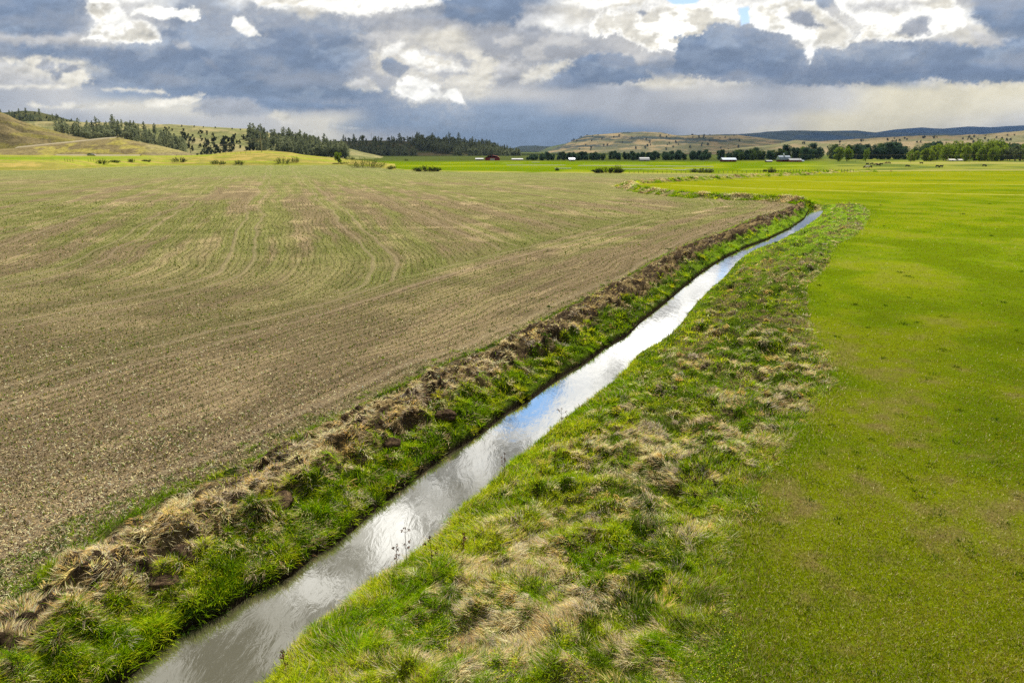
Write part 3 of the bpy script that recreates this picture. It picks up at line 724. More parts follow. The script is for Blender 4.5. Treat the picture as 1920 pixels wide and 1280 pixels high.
h_mound = Hill("hill", [(-500, 282), (-60, 281), (27, 278.5), (100, 271), (150, 266), (190, 261.5), (228, 258.5), (262, 266), (300, 273), (340, 283), (372, 292), (400, 297)], [(-500, 294), (172, 292.5), (400, 297)], 600, 668, 1.12, moundc, rough=.006, du=2.5, seed=11, mat=M_scrub)
def slopec(P, U, T):
    u, v = proj(P[:, 0], P[:, 1], P[:, 2])
    n = fbm(P[:, 0]/7, P[:, 1]/4, 5, 561); n2 = fbm(P[:, 0]/30, P[:, 1]/8, 4, 571)
    c = np.broadcast_to(lin((148, 144, 72)), P.shape)
    c = mixc(c, lin((180, 162, 92)), sm(.45, .6, n)); c = mixc(c, lin((150, 164, 50)), sm(.5, .62, n2)*.8)
    c = mixc(c, lin((120, 146, 34)), (np.exp(-((v-296.5)/3.0)**2))*(1-sm(150, 420, u))*.95)
    c = mixc(c, lin((120, 128, 48)), np.exp(-((T-.06)/.045)**2)*.8*sm(.4, .5, n))
    return c
bs = np.array([(-600, 324), (-400, 324), (0, 319.3), (100, 318.3), (200, 313.3), (300, 310.3), (640, 309.3), (700, 313), (740, 319)], float)
d0s = [(u, float(on_z(float(u), float(v))[1]) - 2) for u, v in bs]
h_slope = Hill("grass_slope", [(-600, 288), (0, 290.5), (200, 292.5), (350, 291.5), (392, 290), (420, 286), (460, 283), (507, 282.5), (545, 286), (570, 290.5), (600, 293.5), (640, 297.5), (680, 301.5), (740, 307.5)], [(float(u), float(v)) for u, v in bs], d0s, [(u, d*1.0 + 88) for u, d in d0s], 1.06, slopec, shape=.9, rough=.004, du=2.5, nr=60, mat=M_slope, seed=12)

# the dirt road climbing over the mound, and the lane the car is on
M_road = solid("road_dust", lin((176, 164, 132)), .9, var=.12, scale=.3)
def ribbon(name, pts, wd):
    V = []
    for i, (u, v, Y) in enumerate(pts):
        p = on_y(float(u), float(v), float(Y)); q = on_y(float(u), float(v) - .1, float(Y) + wd)
        V += [p, (p[0], p[1] + wd, p[2] + wd*.30), (p[0], p[1] + wd, p[2]-6), (p[0], p[1]-.5, p[2]-6)]
    F = []
    for i in range(len(pts)-1):
        for a in range(4):
            b = (a+1) % 4; F.append((i*4+a, i*4+4+a, i*4+4+b, i*4+b))
    return structure(new_mesh(name, np.array(V), np.array(F), M_road))
ribbon("dirt_road", [(27, 278, 671), (60, 274.6, 671), (100, 270.6, 671), (130, 267.6, 671), (160, 264.4, 671), (190, 261.2, 671), (215, 259.6, 672)], 5)
ribbon("country_lane", [(100, 293.0, 520), (172, 293.0, 520), (260, 293.2, 520)], 4)

# ------------------------------------------------------------------ trees and bushes
def tube(p0, p1, r0, r1, n=6):
    p0 = np.array(p0, float); p1 = np.array(p1, float); d = p1-p0; d = d/np.linalg.norm(d)
    a = np.cross(d, [0.3, .9, .1]); a /= np.linalg.norm(a); b = np.cross(d, a)
    th = np.arange(n)*2*np.pi/n
    ring = np.cos(th)[:, None]*a + np.sin(th)[:, None]*b
    V = np.vstack([p0 + ring*r0, p1 + ring*r1]); F = [(i, (i+1) % n, n+(i+1) % n, n+i) for i in range(n)]
    return V, np.array(F)
def join(parts):
    V, F, o = [], [], 0
    for v, f in parts: V.append(v); F.append(f + o); o += len(v)
    return np.vstack(V), np.vstack(F)
def leaves(P, s, r):
    """small tilted leaf clumps (quads) at points P"""
    n = len(P); a = r.normal(size=(n, 3)); a /= np.linalg.norm(a, axis=1)[:, None]
    b = np.cross(a, r.normal(size=(n, 3))); b /= np.linalg.norm(b, axis=1)[:, None]
    s = (s*r.uniform(.6, 1.4, n))[:, None]
    V = np.stack([P - a*s, P - b*s*.7, P + a*s, P + b*s*.7], 1).reshape(-1, 3)
    return V, np.arange(n*4).reshape(n, 4)
M_bark = solid("bark", lin((96, 80, 66)), .9)
M_con = leaf_mat("pine_needles", .25, ((.12, .155, .085), (.42, .46, .27)))
M_jun = leaf_mat("juniper_leaves", .15, ((.032, .046, .022), (.080, .098, .045)))
M_cot = leaf_mat("cottonwood_leaves", .35, ((.030, .078, .058), (.095, .165, .09)))
M_bri = leaf_mat("fresh_leaves", .45, ((.13, .22, .014), (.26, .34, .035)))
M_gry = leaf_mat("grey_leaves", .35, ((.11, .14, .06), (.20, .24, .11)))
M_wil = leaf_mat("willow_leaves", .35, ((.09, .13, .020), (.20, .24, .05)))
M_wds = leaf_mat("twigs", .1, ((.05, .045, .03), (.12, .10, .06)))
def make_conifer(seed, h, wd, dens=900, mat=M_con, gap=.2):
    r = np.random.default_rng(seed); t = empty("pine_tree")
    tv = tube((0, 0, -1), (r.uniform(-.1, .1), 0, h*.97), h*.022, .03)
    new_mesh("trunk", *tv, M_bark, parent=t)
    P = []
    nb = int(h*3.2)
    for i in range(nb):
        z = h*(.14 + .84*(i+r.uniform(0, 1))/nb); k = (1 - (z/h - .1)/.92)
        rad = wd*1.9*(.34 + .70*k**.8)*r.uniform(.45, 1.15)*(.4 if r.uniform() < gap else 1)*min(1, k*6)
        th = r.uniform(0, 2*np.pi); m = int(dens/nb*(.35 + k))
        q = np.sqrt(r.uniform(0.02, 1, m))*rad; ph = th + r.normal(0, .38, m)
        P.append(np.stack([q*np.cos(ph), q*np.sin(ph), z - q*.22 + r.normal(0, .22, m)], 1))
    P = np.vstack(P)
    new_mesh("crown", *leaves(P, .46, r), mat, parent=t)
    return t
def make_broad(seed, h, wd, dens, mat, name="cottonwood_tree", low=.12, lobes=16, ls=.42, stem=.03):
    r = np.random.default_rng(seed); t = empty(name)
    parts = [tube((0, 0, -1), (0, 0, h*.45), h*stem, h*stem*.6)]
    cen = []
    for i in range(lobes):
        th = r.uniform(0, 2*np.pi); zz = r.uniform(low+.1, .9); rr = wd*(.75*math.sin(min(1, max(.05, (zz-low)/(1-low)))*math.pi)**.6)*r.uniform(.3, 1)
        c = np.array([rr*math.cos(th), rr*math.sin(th), zz*h]); cen.append((c, wd*r.uniform(.26, .46)))
        parts.append(tube((0, 0, h*min(.45, zz*.6)), c, h*stem*.35, .03, 5))
    new_mesh("trunk", *join(parts), M_bark, parent=t)
    P = []
    for c, s in cen:
        m = int(dens/lobes); d = r.normal(size=(m, 3)); d /= np.linalg.norm(d, axis=1)[:, None]
        P.append(c + d*(s*r.uniform(.55, 1.1, m))[:, None]*np.array([1, 1, .85]))
    P = np.vstack(P); P[:, 2] = np.maximum(P[:, 2], .15)
    new_mesh("crown", *leaves(P, ls, r), mat, parent=t)
    return t
def make_bush(seed, wd, h, mat, nst=40, leafn=500, name="willow_bush", ls=.16):
    r = np.random.default_rng(seed); t = empty(name); parts = []; P = []
    for i in range(nst):
        x, y = r.uniform(-.5, .5)*wd, r.uniform(-.5, .5)*min(wd, h*1.4); hh = h*r.uniform(.45, 1.0)*(1 - .5*(2*abs(x)/wd)**3)
        p1 = np.array([x + x*.35 + r.normal(0, .15), y*1.2 + r.normal(0, .15), hh]); parts.append(tube((x*.8, y*.8, -.25), p1, .05, .012, 4))
        m = int(leafn/nst); f = r.uniform(.2, 1, m)[:, None]
        P.append(np.array([x*.8, y*.8, 0])*(1-f) + p1*f + r.normal(0, .16, (m, 3)))
    new_mesh("stems", *join(parts), M_wds, parent=t)
    P = np.vstack(P); P[:, 2] = np.maximum(P[:, 2], .05)
    new_mesh("foliage", *leaves(P, ls, r), mat, parent=t)
    return t
used = set()
def put(proto, pos, s, label, cat, group=None, rz=None):
    rz = random.uniform(0, 6.28) if rz is None else rz
    if proto.name not in used:
        used.add(proto.name); o = proto; o.location = pos; o.rotation_euler = (0, 0, rz); o.scale = s if isinstance(s, tuple) else (s, s, s)
    else: o = copy_tree(proto, pos, rz, s)
    return tag(o, label, cat, group)
pines = [make_conifer(k, 11 + 2*k, 2.1 + .25*k) for k in range(4)] + [make_conifer(9, 13, 2.6, 1200, gap=.4)]
pines += [make_broad(60+k, 10.5+k, 4.0, 1100, M_con, 'pine_tree', low=.10, lobes=15, ls=.42, stem=.02) for k in range(2)]
junip = [make_broad(20+k, 4.4, 2.4, 420, M_jun, "juniper_tree", low=.02, lobes=9, ls=.34) for k in range(3)]
cotd = [make_broad(30+k, 13+k, 6.4, 2000, M_cot, low=.0, lobes=22, ls=.5) for k in range(3)]
cotb = [make_broad(40+k, 14+k, 5.8, 1900, M_bri, low=.02, lobes=20) for k in range(3)]
cotm = [make_broad(70+k, 13+k, 6.0, 1900, leaf_mat('mid_green_leaves', .35, ((.045, .095, .03), (.12, .18, .05))), low=.0, lobes=22, ls=.45) for k in range(2)]
cotg = [make_broad(50+k, 13+k, 4.2, 1200, M_gry) for k in range(2)]

def ground_at(u, v):
    p = on_z(float(u), float(v)); return np.array([p[0], p[1], float(H(p[0], p[1])[0]) if p[1] < 300 else 0.])
rr = random.Random(5)
def wood(name, protos, items, label, cat):
    parts = {}
    for pos, s_ in items:
        pr = rr.choice(protos); a = rr.uniform(0, 6.28); ca, sa = math.cos(a), math.sin(a)
        for ch in pr.children:
            key = ch.data.materials[0].name; n_ = len(ch.data.vertices); v_ = np.empty(n_*3, np.float32); ch.data.vertices.foreach_get("co", v_); v_ = v_.reshape(-1, 3)*s_
            f_ = np.empty(len(ch.data.loops), np.int32); ch.data.loops.foreach_get("vertex_index", f_)
            v_ = np.stack([v_[:, 0]*ca - v_[:, 1]*sa, v_[:, 0]*sa + v_[:, 1]*ca, v_[:, 2]], 1) + pos
            parts.setdefault(key, []).append((v_, f_.reshape(-1, 4)))
    V = []; F = []; mi = []; o_ = 0; keys = list(parts)
    for ki, kk_ in enumerate(keys):
        for v_, f_ in parts[kk_]: V.append(v_); F.append(f_ + o_); mi.append(np.full(len(f_), ki)); o_ += len(v_)
    ob = new_mesh(name, np.vstack(V), np.vstack(F), bpy.data.materials[keys[0]])
    for kk_ in keys[1:]: ob.data.materials.append(bpy.data.materials[kk_])
    ob.data.polygons.foreach_set("material_index", np.concatenate(mi).astype(np.int32)); ob['kind'] = 'stuff'
    return tag(ob, label, cat)
# pines running down the left hill
W0 = []
for i in range(210):
    s = rr.random(); u = 112 + s*238; base = np.interp(u, [118, 180, 240, 300, 350], [246, 262, 262, 278, 290]) - rr.random()**1.3*np.interp(u, [118, 200, 300, 350], [8, 22, 30, 14])
    p = h_left.at(u, base + 3)
    if i >= 100: W0.append((p, rr.uniform(.7, 1.1))); continue
    put(rr.choice(pines), p, rr.uniform(.75, 1.15), "dark green pine in the belt running down the slope behind the dirt road", "pine tree", "pines down the hillside behind the dirt road")
for u, v, hs in ((220, 243, 1.35), (172, 236, .55), (236, 240, .8)):
    p = h_left.at(u, v)
    put(pines[2], p, hs, {220: "tallest pine on the skyline above the dirt road", 172: "small round pine alone on the skyline left of the tall one", 236: "pine standing just right of the tallest skyline pine"}[u], "pine tree")
W1 = []
for i in range(300):
    u = 468 + rr.random()**.85*186; top = np.interp(u, [468, 520, 600, 655], [246, 252, 266, 278])
    base = top + 2 + rr.random()*np.interp(u, [468, 560, 655], [34, 30, 20])
    p = h_left.at(u, base + 4)
    if i >= 100: W1.append((p, rr.uniform(.7, 1.2))); continue
    put(rr.choice(pines), p, rr.uniform(.8, 1.25), "pine in the dense wood behind the pale utility pole", "pine tree", "pines in the wood behind the utility pole")
for i in range(150):
    u = 305 + rr.random()*175; top = np.interp(u, [305, 480], [240, 250]); base = top + (rr.random()**.8)*(292-top)
    if u < 350 and base > 262: continue
    p = h_left.at(u, base)
    put(rr.choice(junip), p, rr.uniform(.6, 1.3)*(1.15 if base > 260 else .8), "dark round juniper dotted over the pale pasture hillside left of the utility pole", "juniper", "junipers over the pasture hillside")
for u, v in ((323, 240), (347, 236.5), (370, 237.5), (387, 238.5), (409, 239.5), (440, 242), (455, 243.5)):
    put(rr.choice(junip), h_left.at(u, v + .8), .55, "tiny dark juniper on the crest of the pasture hill", "juniper", "junipers on the pasture crest")
# knob at far left
for i in range(105):
    u = -30 + rr.random()*186; top = np.interp(u, [-30, 57, 110, 156], [214, 209, 217, 229]); p = h_knob.at(u, top + 1 + rr.random()**1.2*20)
    put(rr.choice(pines[:2] + junip), p, rr.uniform(.6, .95), "dark conifer on the wooded knob at the far left skyline", "conifer", "conifers on the wooded knob")
# shaded hill in the centre
W2 = []
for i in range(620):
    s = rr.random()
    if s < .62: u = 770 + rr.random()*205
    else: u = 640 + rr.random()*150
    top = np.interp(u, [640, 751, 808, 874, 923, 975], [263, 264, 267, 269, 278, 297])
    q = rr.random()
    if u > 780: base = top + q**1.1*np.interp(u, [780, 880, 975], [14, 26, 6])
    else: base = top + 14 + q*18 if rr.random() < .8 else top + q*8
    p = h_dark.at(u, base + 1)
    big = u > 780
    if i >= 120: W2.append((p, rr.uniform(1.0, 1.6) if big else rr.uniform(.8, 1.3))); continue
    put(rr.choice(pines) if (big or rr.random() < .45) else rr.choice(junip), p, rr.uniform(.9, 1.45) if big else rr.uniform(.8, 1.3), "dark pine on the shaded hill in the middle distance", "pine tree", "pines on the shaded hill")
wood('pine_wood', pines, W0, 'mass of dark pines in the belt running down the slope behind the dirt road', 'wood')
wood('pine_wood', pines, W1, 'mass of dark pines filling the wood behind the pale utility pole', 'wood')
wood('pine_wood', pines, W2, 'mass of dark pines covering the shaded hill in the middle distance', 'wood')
# cottonwood belt across the valley
belt = "cottonwoods along the far side of the valley"
for i in range(150):
    u = 985 + rr.random()*560; hpx = np.interp(u, [985, 1020, 1100, 1250, 1400, 1480, 1545], [7, 13, 14, 16, 19, 25, 26])*rr.uniform(.75, 1.1)
    Y = rr.uniform(690, 800); x = Y*(u-960)/1328
    put(rr.choice(cotd + (cotm if u > 1380 else [])), (x, Y, -.3), hpx/1328*Y/14, "dark green cottonwood in the belt below the mesa", "cottonwood", belt)
for i in range(75):
    u = 1545 + rr.random()*385; hpx = np.interp(u, [1545, 1750], [27, 29])*rr.uniform(.8, 1.1); Y = rr.uniform(760, 840)
    put(rr.choice(cotd + cotm*2), (Y*(u-960)/1328, Y, -.3), hpx/1328*Y/14, "green cottonwood in the far belt behind the cattle pasture", "cottonwood", "dark cottonwoods behind the bright ones")
for i in range(60):
    u = 1705 + rr.random()*225; hpx = np.interp(u, [1715, 1790, 1850, 1920], [24, 35, 38, 32])*rr.uniform(.72, 1.06); Y = rr.uniform(630, 720)
    pr = rr.choice(cotb) if u < 1880 or rr.random() < .4 else rr.choice(cotg)
    put(pr, (Y*(u-960)/1328, Y, -.3), hpx/1328*Y/15, "bright yellow-green cottonwood in the grove at the right edge" if pr in cotb else "grey-green cottonwood in the grove at the right edge", "cottonwood", "bright cottonwood grove at the right" if pr in cotb else "grey-green cottonwoods at the right")
for u, hpx, lb in ((1573, 28, "bright cottonwood just right of the red barn, left one of a pair"), (1590, 25, "bright cottonwood just right of the red barn, right one of a pair"), (1625, 23, "lone slim bright cottonwood in the open pasture"), (1506, 24, "pale green tree rising behind the red gambrel barn")):
    Y = 625 if u != 1506 else 850
    put(cotb[0 if u < 1580 else 2], (Y*(u-960)/1328, Y, -.2), (hpx/1328*Y/15*(.8 if u == 1625 else 1), hpx/1328*Y/15*(.8 if u == 1625 else 1), hpx/1328*Y/14.5), lb, "cottonwood")
for i in range(60):
    u = 1500 + rr.random()*430; v = np.interp(u, [1500, 1600, 1920], [268, 263, 252]) + rr.random()*14
    put(rr.choice(junip), h_foot.at(u, v), rr.uniform(1.0, 2.0), "small dark juniper on the tan foothill at the right", "juniper", "junipers over the tan foothill")
for i in range(60):
    u = 1060 + rr.random()*330; v = 253 + rr.random()**1.2*30
    put(rr.choice(junip), h_mesa.at(u, v), rr.uniform(1.4, 2.8), "small dark juniper on the flank of the mesa", "juniper", "junipers on the mesa")
# bushes on the near side of the valley: u, foot v, width px, height px, label
BUSH = [(189,307.6,17,10,"grey-green bush in the tan grass below the parked car"),(212,304.5,18,5,"low pale bush right of the bush below the car",),(244,304,10,7,"small dark bush, third from the left along the tan slope"),(273,303,15,4,"thin low brush between two darker bushes on the tan slope"),(334,303.7,23,9,"wide dark bush on the tan slope left of the utility pole"),(401,307,13,8,"left one of two close bushes at the field edge below the pasture hill"),(414,307.6,10,7,"right one of two close bushes at the field edge below the pasture hill"),(446,307.6,16,8,"dark bush at the field edge, next left of the utility pole"),(529,306,24,13,"olive bush at the field edge just right of the utility pole"),(552,303.7,12,11,"narrow bush beside the olive one right of the utility pole"),(655,300,14,8,"small green bush behind the round yellow-green tree"),(645,309,14,6,"low bush at the foot of the round yellow-green tree"),(688,314.6,56,21,"biggest dark green willow clump at the far edge of the tilled field"),(735,317.5,15,7,"small faint bush between the two willow clumps"),(801,321.8,45,11,"low wide willow clump right of the biggest one"),(762,301.7,6,5,"tiny round bush on the bright green strip"),(1045,320,5,5,"tiny bush left of the dark spiky brush"),(1301,323,8,7,"small brush at the fence right of the dark spiky brush"),(1321,324,26,9,"sparse brush at the fence, wider one of two"),(1447,324,12,11,"thin upright brush at the left end of the wire fence"),(1434,322,6,4,"tiny low brush by the wire fence")]
for i, (u, v, wpx, hpx, lb) in enumerate(BUSH):
    hill = u < 680 and v < 308.5
    p = h_slope.at(u, v) if hill else ground_at(u, v)
    if 690 > u > 640 and v > 308.5: p = ground_at(u, v)
    k = p[1]/1328
    tag_o = make_bush(100+i, wpx*k, hpx*k, M_wil if i not in (4, 14) else M_jun, int(20 + wpx*1.6), int(150 + wpx*26), ls=.2)
    tag_o.location = p; tag(tag_o, lb, "bush")
p = ground_at(1141, 324.5); k = p[1]/1328
o = make_bush(150, 50*k, 11*k, M_jun, 110, 1500, ls=.2); o.location = p; tag(o, "dark spiky brush clump alone at the far field edge", "bush")
o = make_bush(151, 16*k, 18*k, M_wds, 60, 300, ls=.1); o.location = p + np.array([17*k, .6, 0]); tag(o, "taller bare twigs at the right end of the dark spiky brush", "bush")
p = h_slope.at(633, 306); k = p[1]/1328
o = make_broad(160, 22*k, 9*k, 1500, M_bri, "round_tree", low=.05, lobes=16, ls=.3); o.location = p; tag(o, "round yellow-green tree at the left end of the bright green strip", "tree")

# ------------------------------------------------------------------ buildings, poles, fence, car, cattle
def box(x0, x1, y0, y1, z0, z1):
    V = np.array([(x, y, z) for z in (z0, z1) for x, y in ((x0, y0), (x1, y0), (x1, y1), (x0, y1))], float)
    F = np.array([(0, 3, 2, 1), (4, 5, 6, 7), (0, 1, 5, 4), (1, 2, 6, 5), (2, 3, 7, 6), (3, 0, 4, 7)])
    return V, F
def prism(prof, y0, y1):
    """profile in x,z swept along y, quads only"""
    n = len(prof); V = np.array([(x, y0, z) for x, z in prof] + [(x, y1, z) for x, z in prof], float)
    F = [(i, (i+1) % n, n+(i+1) % n, n+i) for i in range(n)]
    c = len(V); mid = np.array([(sum(p[0] for p in prof)/n, y, sum(p[1] for p in prof)/n) for y in (y0, y1)]); V = np.vstack([V, mid])
    for e in (0, 1):
        for i in range(0, n): F.append((e*n+i, e*n+(i+1) % n, c+e, c+e))
    F4 = [f for f in F if f[2] != f[3]]; F3 = [(f[0], f[1], f[2]) for f in F if f[2] == f[3]]
    # turn triangles into thin quads by their edge midpoints
    V = list(map(tuple, V))
    for a, b, d in F3:
        m = tuple((np.array(V[a]) + np.array(V[b]))/2); V.append(m); F4.append((a, len(V)-1, b, d))
    return np.array(V), np.array(F4)
M_red = solid("red_paint", lin((168, 58, 62)), .7, scale=.8); M_rdk = solid("dark_red_paint", lin((112, 44, 44)), .7, scale=.8)
M_met = solid("metal_roof", lin((160, 178, 200)), .45, .1, .06); M_tin = solid("grey_tin", lin((138, 144, 152)), .6, .1, .08)
M_wht = solid("white_paint", lin((232, 232, 228)), .6, var=.04); M_dark = solid("dark_glass", (.02, .022, .025), .15, var=.05, spec=.6)
M_wood = solid("weathered_wood", lin((168, 158, 140)), .9); M_post = solid("dark_post", lin((96, 84, 70)), .9); M_wire = solid("wire", lin((186, 180, 160)), .5, .5)
def barn(name, u, v, wpx, hpx, ridge_along, wall, roof, label, gambrel=False, depth=8., eave=.55, cupola=False, doors=1, hill=None, windows=2):
    p = hill.at(u, v) if hill is not None else on_z(float(u), float(v)); k = p[1]/1328
    w, h = wpx*k, hpx*k; t = empty(name, p)
    he = h*eave; d = depth
    if ridge_along:      # long side to the viewer, ridge runs left-right
        new_mesh("wall", *box(-w/2, w/2, -d/2, d/2, -.4, he), wall, parent=t)
        pr = [(-d/2-.4, he-.1), (-d*.30, he + (h-he)*.65), (0, h), (d*.30, he + (h-he)*.65), (d/2+.4, he-.1)] if gambrel else [(-d/2-.4, he-.1), (0, h), (d/2+.4, he-.1)]
        V, F = prism(pr, -w/2-.4, w/2+.4)
        V = V[:, [1, 0, 2]]
        new_mesh("roof", V, F, roof, parent=t)
        yf = -d/2
        for i in range(doors): new_mesh("door", *box(-w*.1+i*w*.3, w*.1+i*w*.3, yf-.08, yf-.005, 0, he*.8), M_dark if wall is M_wht else M_rdk, parent=t)
        for i in range(windows):
            x = w*(-.34 + .68*i/max(1, windows-1)); new_mesh("window", *box(x-.4, x+.4, yf-.06, yf-.005, he*.45, he*.8), M_dark, parent=t)
    else:                # gable end to the viewer
        pr = [(-w/2, -.4), (-w/2, he), (-w*.30, he+(h-he)*.65), (0, h*.98), (w*.30, he+(h-he)*.65), (w/2, he), (w/2, -.4)] if gambrel else [(-w/2, -.4), (-w/2, he), (0, h*.98), (w/2, he), (w/2, -.4)]
        new_mesh("wall", *prism(pr, -d/2, d/2), wall, parent=t)
        up = [(-w/2-.4, he-.15), (-w*.31, he+(h-he)*.7), (0, h+.1), (w*.31, he+(h-he)*.7), (w/2+.4, he-.15)] if gambrel else [(-w/2-.4, he-.15), (0, h+.12), (w/2+.4, he-.15)]
        lo = [(x*.97, z-.22) for x, z in up][::-1]
        new_mesh("roof", *prism(up + lo, -d/2-.4, d/2+.4), roof, parent=t)
        new_mesh("door", *box(-w*.16, w*.16, -d/2-.08, -d/2-.01, 0, he*.8), M_wht if wall is M_red else M_dark, parent=t)
    if cupola:
        cp = new_mesh("cupola", *box(-.5, .5, -.5, .5, h-.2, h+1.1), M_wht, parent=t)
        new_mesh("cap", *prism([(-.7, h+1.1), (0, h+1.8), (.7, h+1.1)], -.7, .7), roof, parent=cp)
    return tag(t, label, "barn" if wall in (M_red, M_rdk) else "building")
barn("gambrel_barn", 1468.5, 303.6, 20, 11.5, True, M_rdk, M_met, "red gambrel barn with pale metal roof and small cupola", True, 8, .35, True)
barn("low_barn", 1489, 303.8, 22, 6.5, True, M_red, M_tin, "long low red shed joined beside the gambrel barn", False, 7, .55)
barn("small_shed", 1503, 303.6, 6, 3.4, True, M_wht, M_met, "tiny white shed at the right end of the red barns", windows=1, depth=3)
barn("farmhouse", 1072, 302.0, 10, 6, True, M_tin, M_met, "small white house at the left part of the dark tree belt", depth=6)
barn("quonset_barn", 1207.5, 302.0, 17, 6.5, True, M_tin, M_tin, "grey gambrel building in front of the dark tree belt", True, 8, .3)
barn("hay_barn", 1365, 303.6, 25, 7.6, True, M_rdk, M_met, "dark red barn with a wide white roof, left of the gambrel barn", False, 9, .55)
barn("hay_shed", 1441, 304, 10, 3.5, True, M_rdk, M_tin, "low dark shed between the white roofed barn and the gambrel barn", depth=5, windows=1)
barn("red_barn", 923.5, 300.8, 27, 9.3, False, M_red, M_red, "big bright red barn under the shaded hill", True, 12, .5)
barn("pink_shed", 899, 300.2, 14, 3.6, True, M_tin, M_tin, "pale shed left of the big red barn", depth=6)
barn("long_shed", 970, 300.6, 20, 3.4, True, M_rdk, M_tin, "long low shed right of the big red barn", depth=6)
for u, v, wp, hp, lb in ((1783, 302.6, 11, 4.5, "white building at the foot of the bright grove, left one"), (1799, 302.4, 8, 4, "white building at the foot of the bright grove, right one"), (1752, 284.5, 6, 4, "small white roofed house high among the trees on the right")):
    barn("farmhouse", u, v, wp, hp, True, M_wht, M_wht, lb, depth=5, hill=h_foot if v < 290 else None, windows=1)

def pole(name, p, h, arm=None, r=.16, label="", lean=0., mat=None, armw=2.4):
    t = empty(name, p); mt = mat or M_wood
    new_mesh("pole", *tube((0, 0, -.6), (lean*h, 0, h), r, r*.7, 8), mt, parent=t)
    if arm:
        for z in arm:
            c = new_mesh("crossarm", *box(-armw/2 + lean*z, armw/2 + lean*z, -.12 - r, -r, z-.11, z+.11), mt, parent=t)
            for x in (-.42, -.2, .2, .42): new_mesh("insulator", *tube((x*armw + lean*z, -r-.06, z+.11), (x*armw + lean*z, -r-.06, z+.34), .06, .04, 5), M_wht, parent=c)
    return tag(t, label, "utility pole")
pp = h_slope.at(491, 285); k = pp[1]/1328
pole("utility_pole", pp, 35*k, [22.5*k], .30, "pale utility pole with a long crossarm on the grassy rise", armw=26*k)
pb = h_left.at(357, 287); kb = pb[1]/1328
pole("utility_pole", pb, 30*kb, [28*kb], .28, "thin dark utility pole at the foot of the juniper hillside", mat=M_post, armw=3)
pc = h_near.at(4, 209); kc = pc[1]/1328
pole("utility_pole", pc, 29*kc, [28*kc], .35, "leaning dark pole on the hilltop at the left edge", lean=-.12, mat=M_post, armw=1.5)
for u, lb in ((698, "left one of two thin masts on the shaded hill skyline"), (729, "right one of two thin masts on the shaded hill skyline")):
    p = h_dark.at(u, 265); pole("radio_mast", p, (15 if u == 698 else 13)*p[1]/1328, None, .28, lb, mat=M_post)
def wire(name, a, b, sag, label, r=.05, n=14):
    a = np.array(a, float); b = np.array(b, float); parts = []; pr = a
    for i in range(1, n+1):
        f = i/n; q = a*(1-f) + b*f; q[2] -= sag*4*f*(1-f); parts.append(tube(pr, q, r, r, 4)); pr = q
    return tag(new_mesh(name, *join(parts), M_wire), label, "power line")
for s_, lb in ((-.42, "far wire sagging left from the pale utility pole"), (.42, "near wire sagging left from the pale utility pole")):
    wire("power_line", pp + np.array([s_*26*k, -.3, 22.5*k+.3]), pb + np.array([s_*3, -.3, 28*kb+.3]), 6, lb, .06)
prev = None
for i, u in enumerate((1500, 1606, 1710, 1820, 1935)):
    Y = 560; p = np.array([Y*(u-960)/1328, Y, 0.])
    pole("utility_pole", p, 6.6, [6.2], .11, ["slim utility pole just right of the red barns", "slim utility pole between the bright pair and the lone slim tree", "slim utility pole left of the bright grove", "slim utility pole in front of the bright grove", "slim utility pole at the right frame edge"][i], armw=2.0)
    if prev is not None:
        wire("power_line", prev + np.array([0, -.2, 6.5]), p + np.array([0, -.2, 6.5]), .8, ["power line from the red barns to the lone slim tree", "power line crossing before the dark trees right of the lone tree", "power line crossing the left part of the bright grove", "power line crossing the right part of the bright grove"][i-1], .05)
    prev = p
# wire fence along the near edge of the pasture
def fence(name, pts, n, label, h=1.25, hillf=None):
    us = np.linspace(pts[0][0], pts[-1][0], n); vs = np.interp(us, [p[0] for p in pts], [p[1] for p in pts])
    P = [(hillf.at(u, v) if hillf else ground_at(u, v)) for u, v in zip(us, vs)]
    t = empty(name, P[0]); o = P[0]; parts = []
    for i, p in enumerate(P):
        hh = h*rr.uniform(.85, 1.15); new_mesh("post", *tube(p-o+np.array([0, 0, -.4]), p-o+np.array([rr.uniform(-.1, .1), 0, hh]), .09, .08, 5), M_post, parent=t)
        if i:
            for z in (.45, .8, 1.1): parts.append(tube(P[i-1]-o+np.array([0, 0, z]), p-o+np.array([0, 0, z]), .012, .012, 3))
    new_mesh("wire", *join(parts), M_wire, parent=t)
    return tag(t, label, "fence")
fence("wire_fence", [(1414, 324.5), (1600, 322.5)], 34, "wire fence with dark posts between the meadow and the cattle pasture")
fence("wire_fence", [(1180, 325), (1400, 324.6)], 26, "wire fence at the end of the tilled field right of the dark spiky brush", 1.0)
fence("wire_fence", [(119, 304), (134, 304)], 4, "short run of four posts, left one on the tan slope", 1.9, h_slope)
fence("wire_fence", [(163, 303.5), (178, 303.5)], 4, "short run of four posts directly below the parked car", 1.9, h_slope)
fence("wire_fence", [(330, 292.5), (470, 287.5)], 16, "fence along the crest of the tan grass left of the utility pole", 1.3, h_slope)
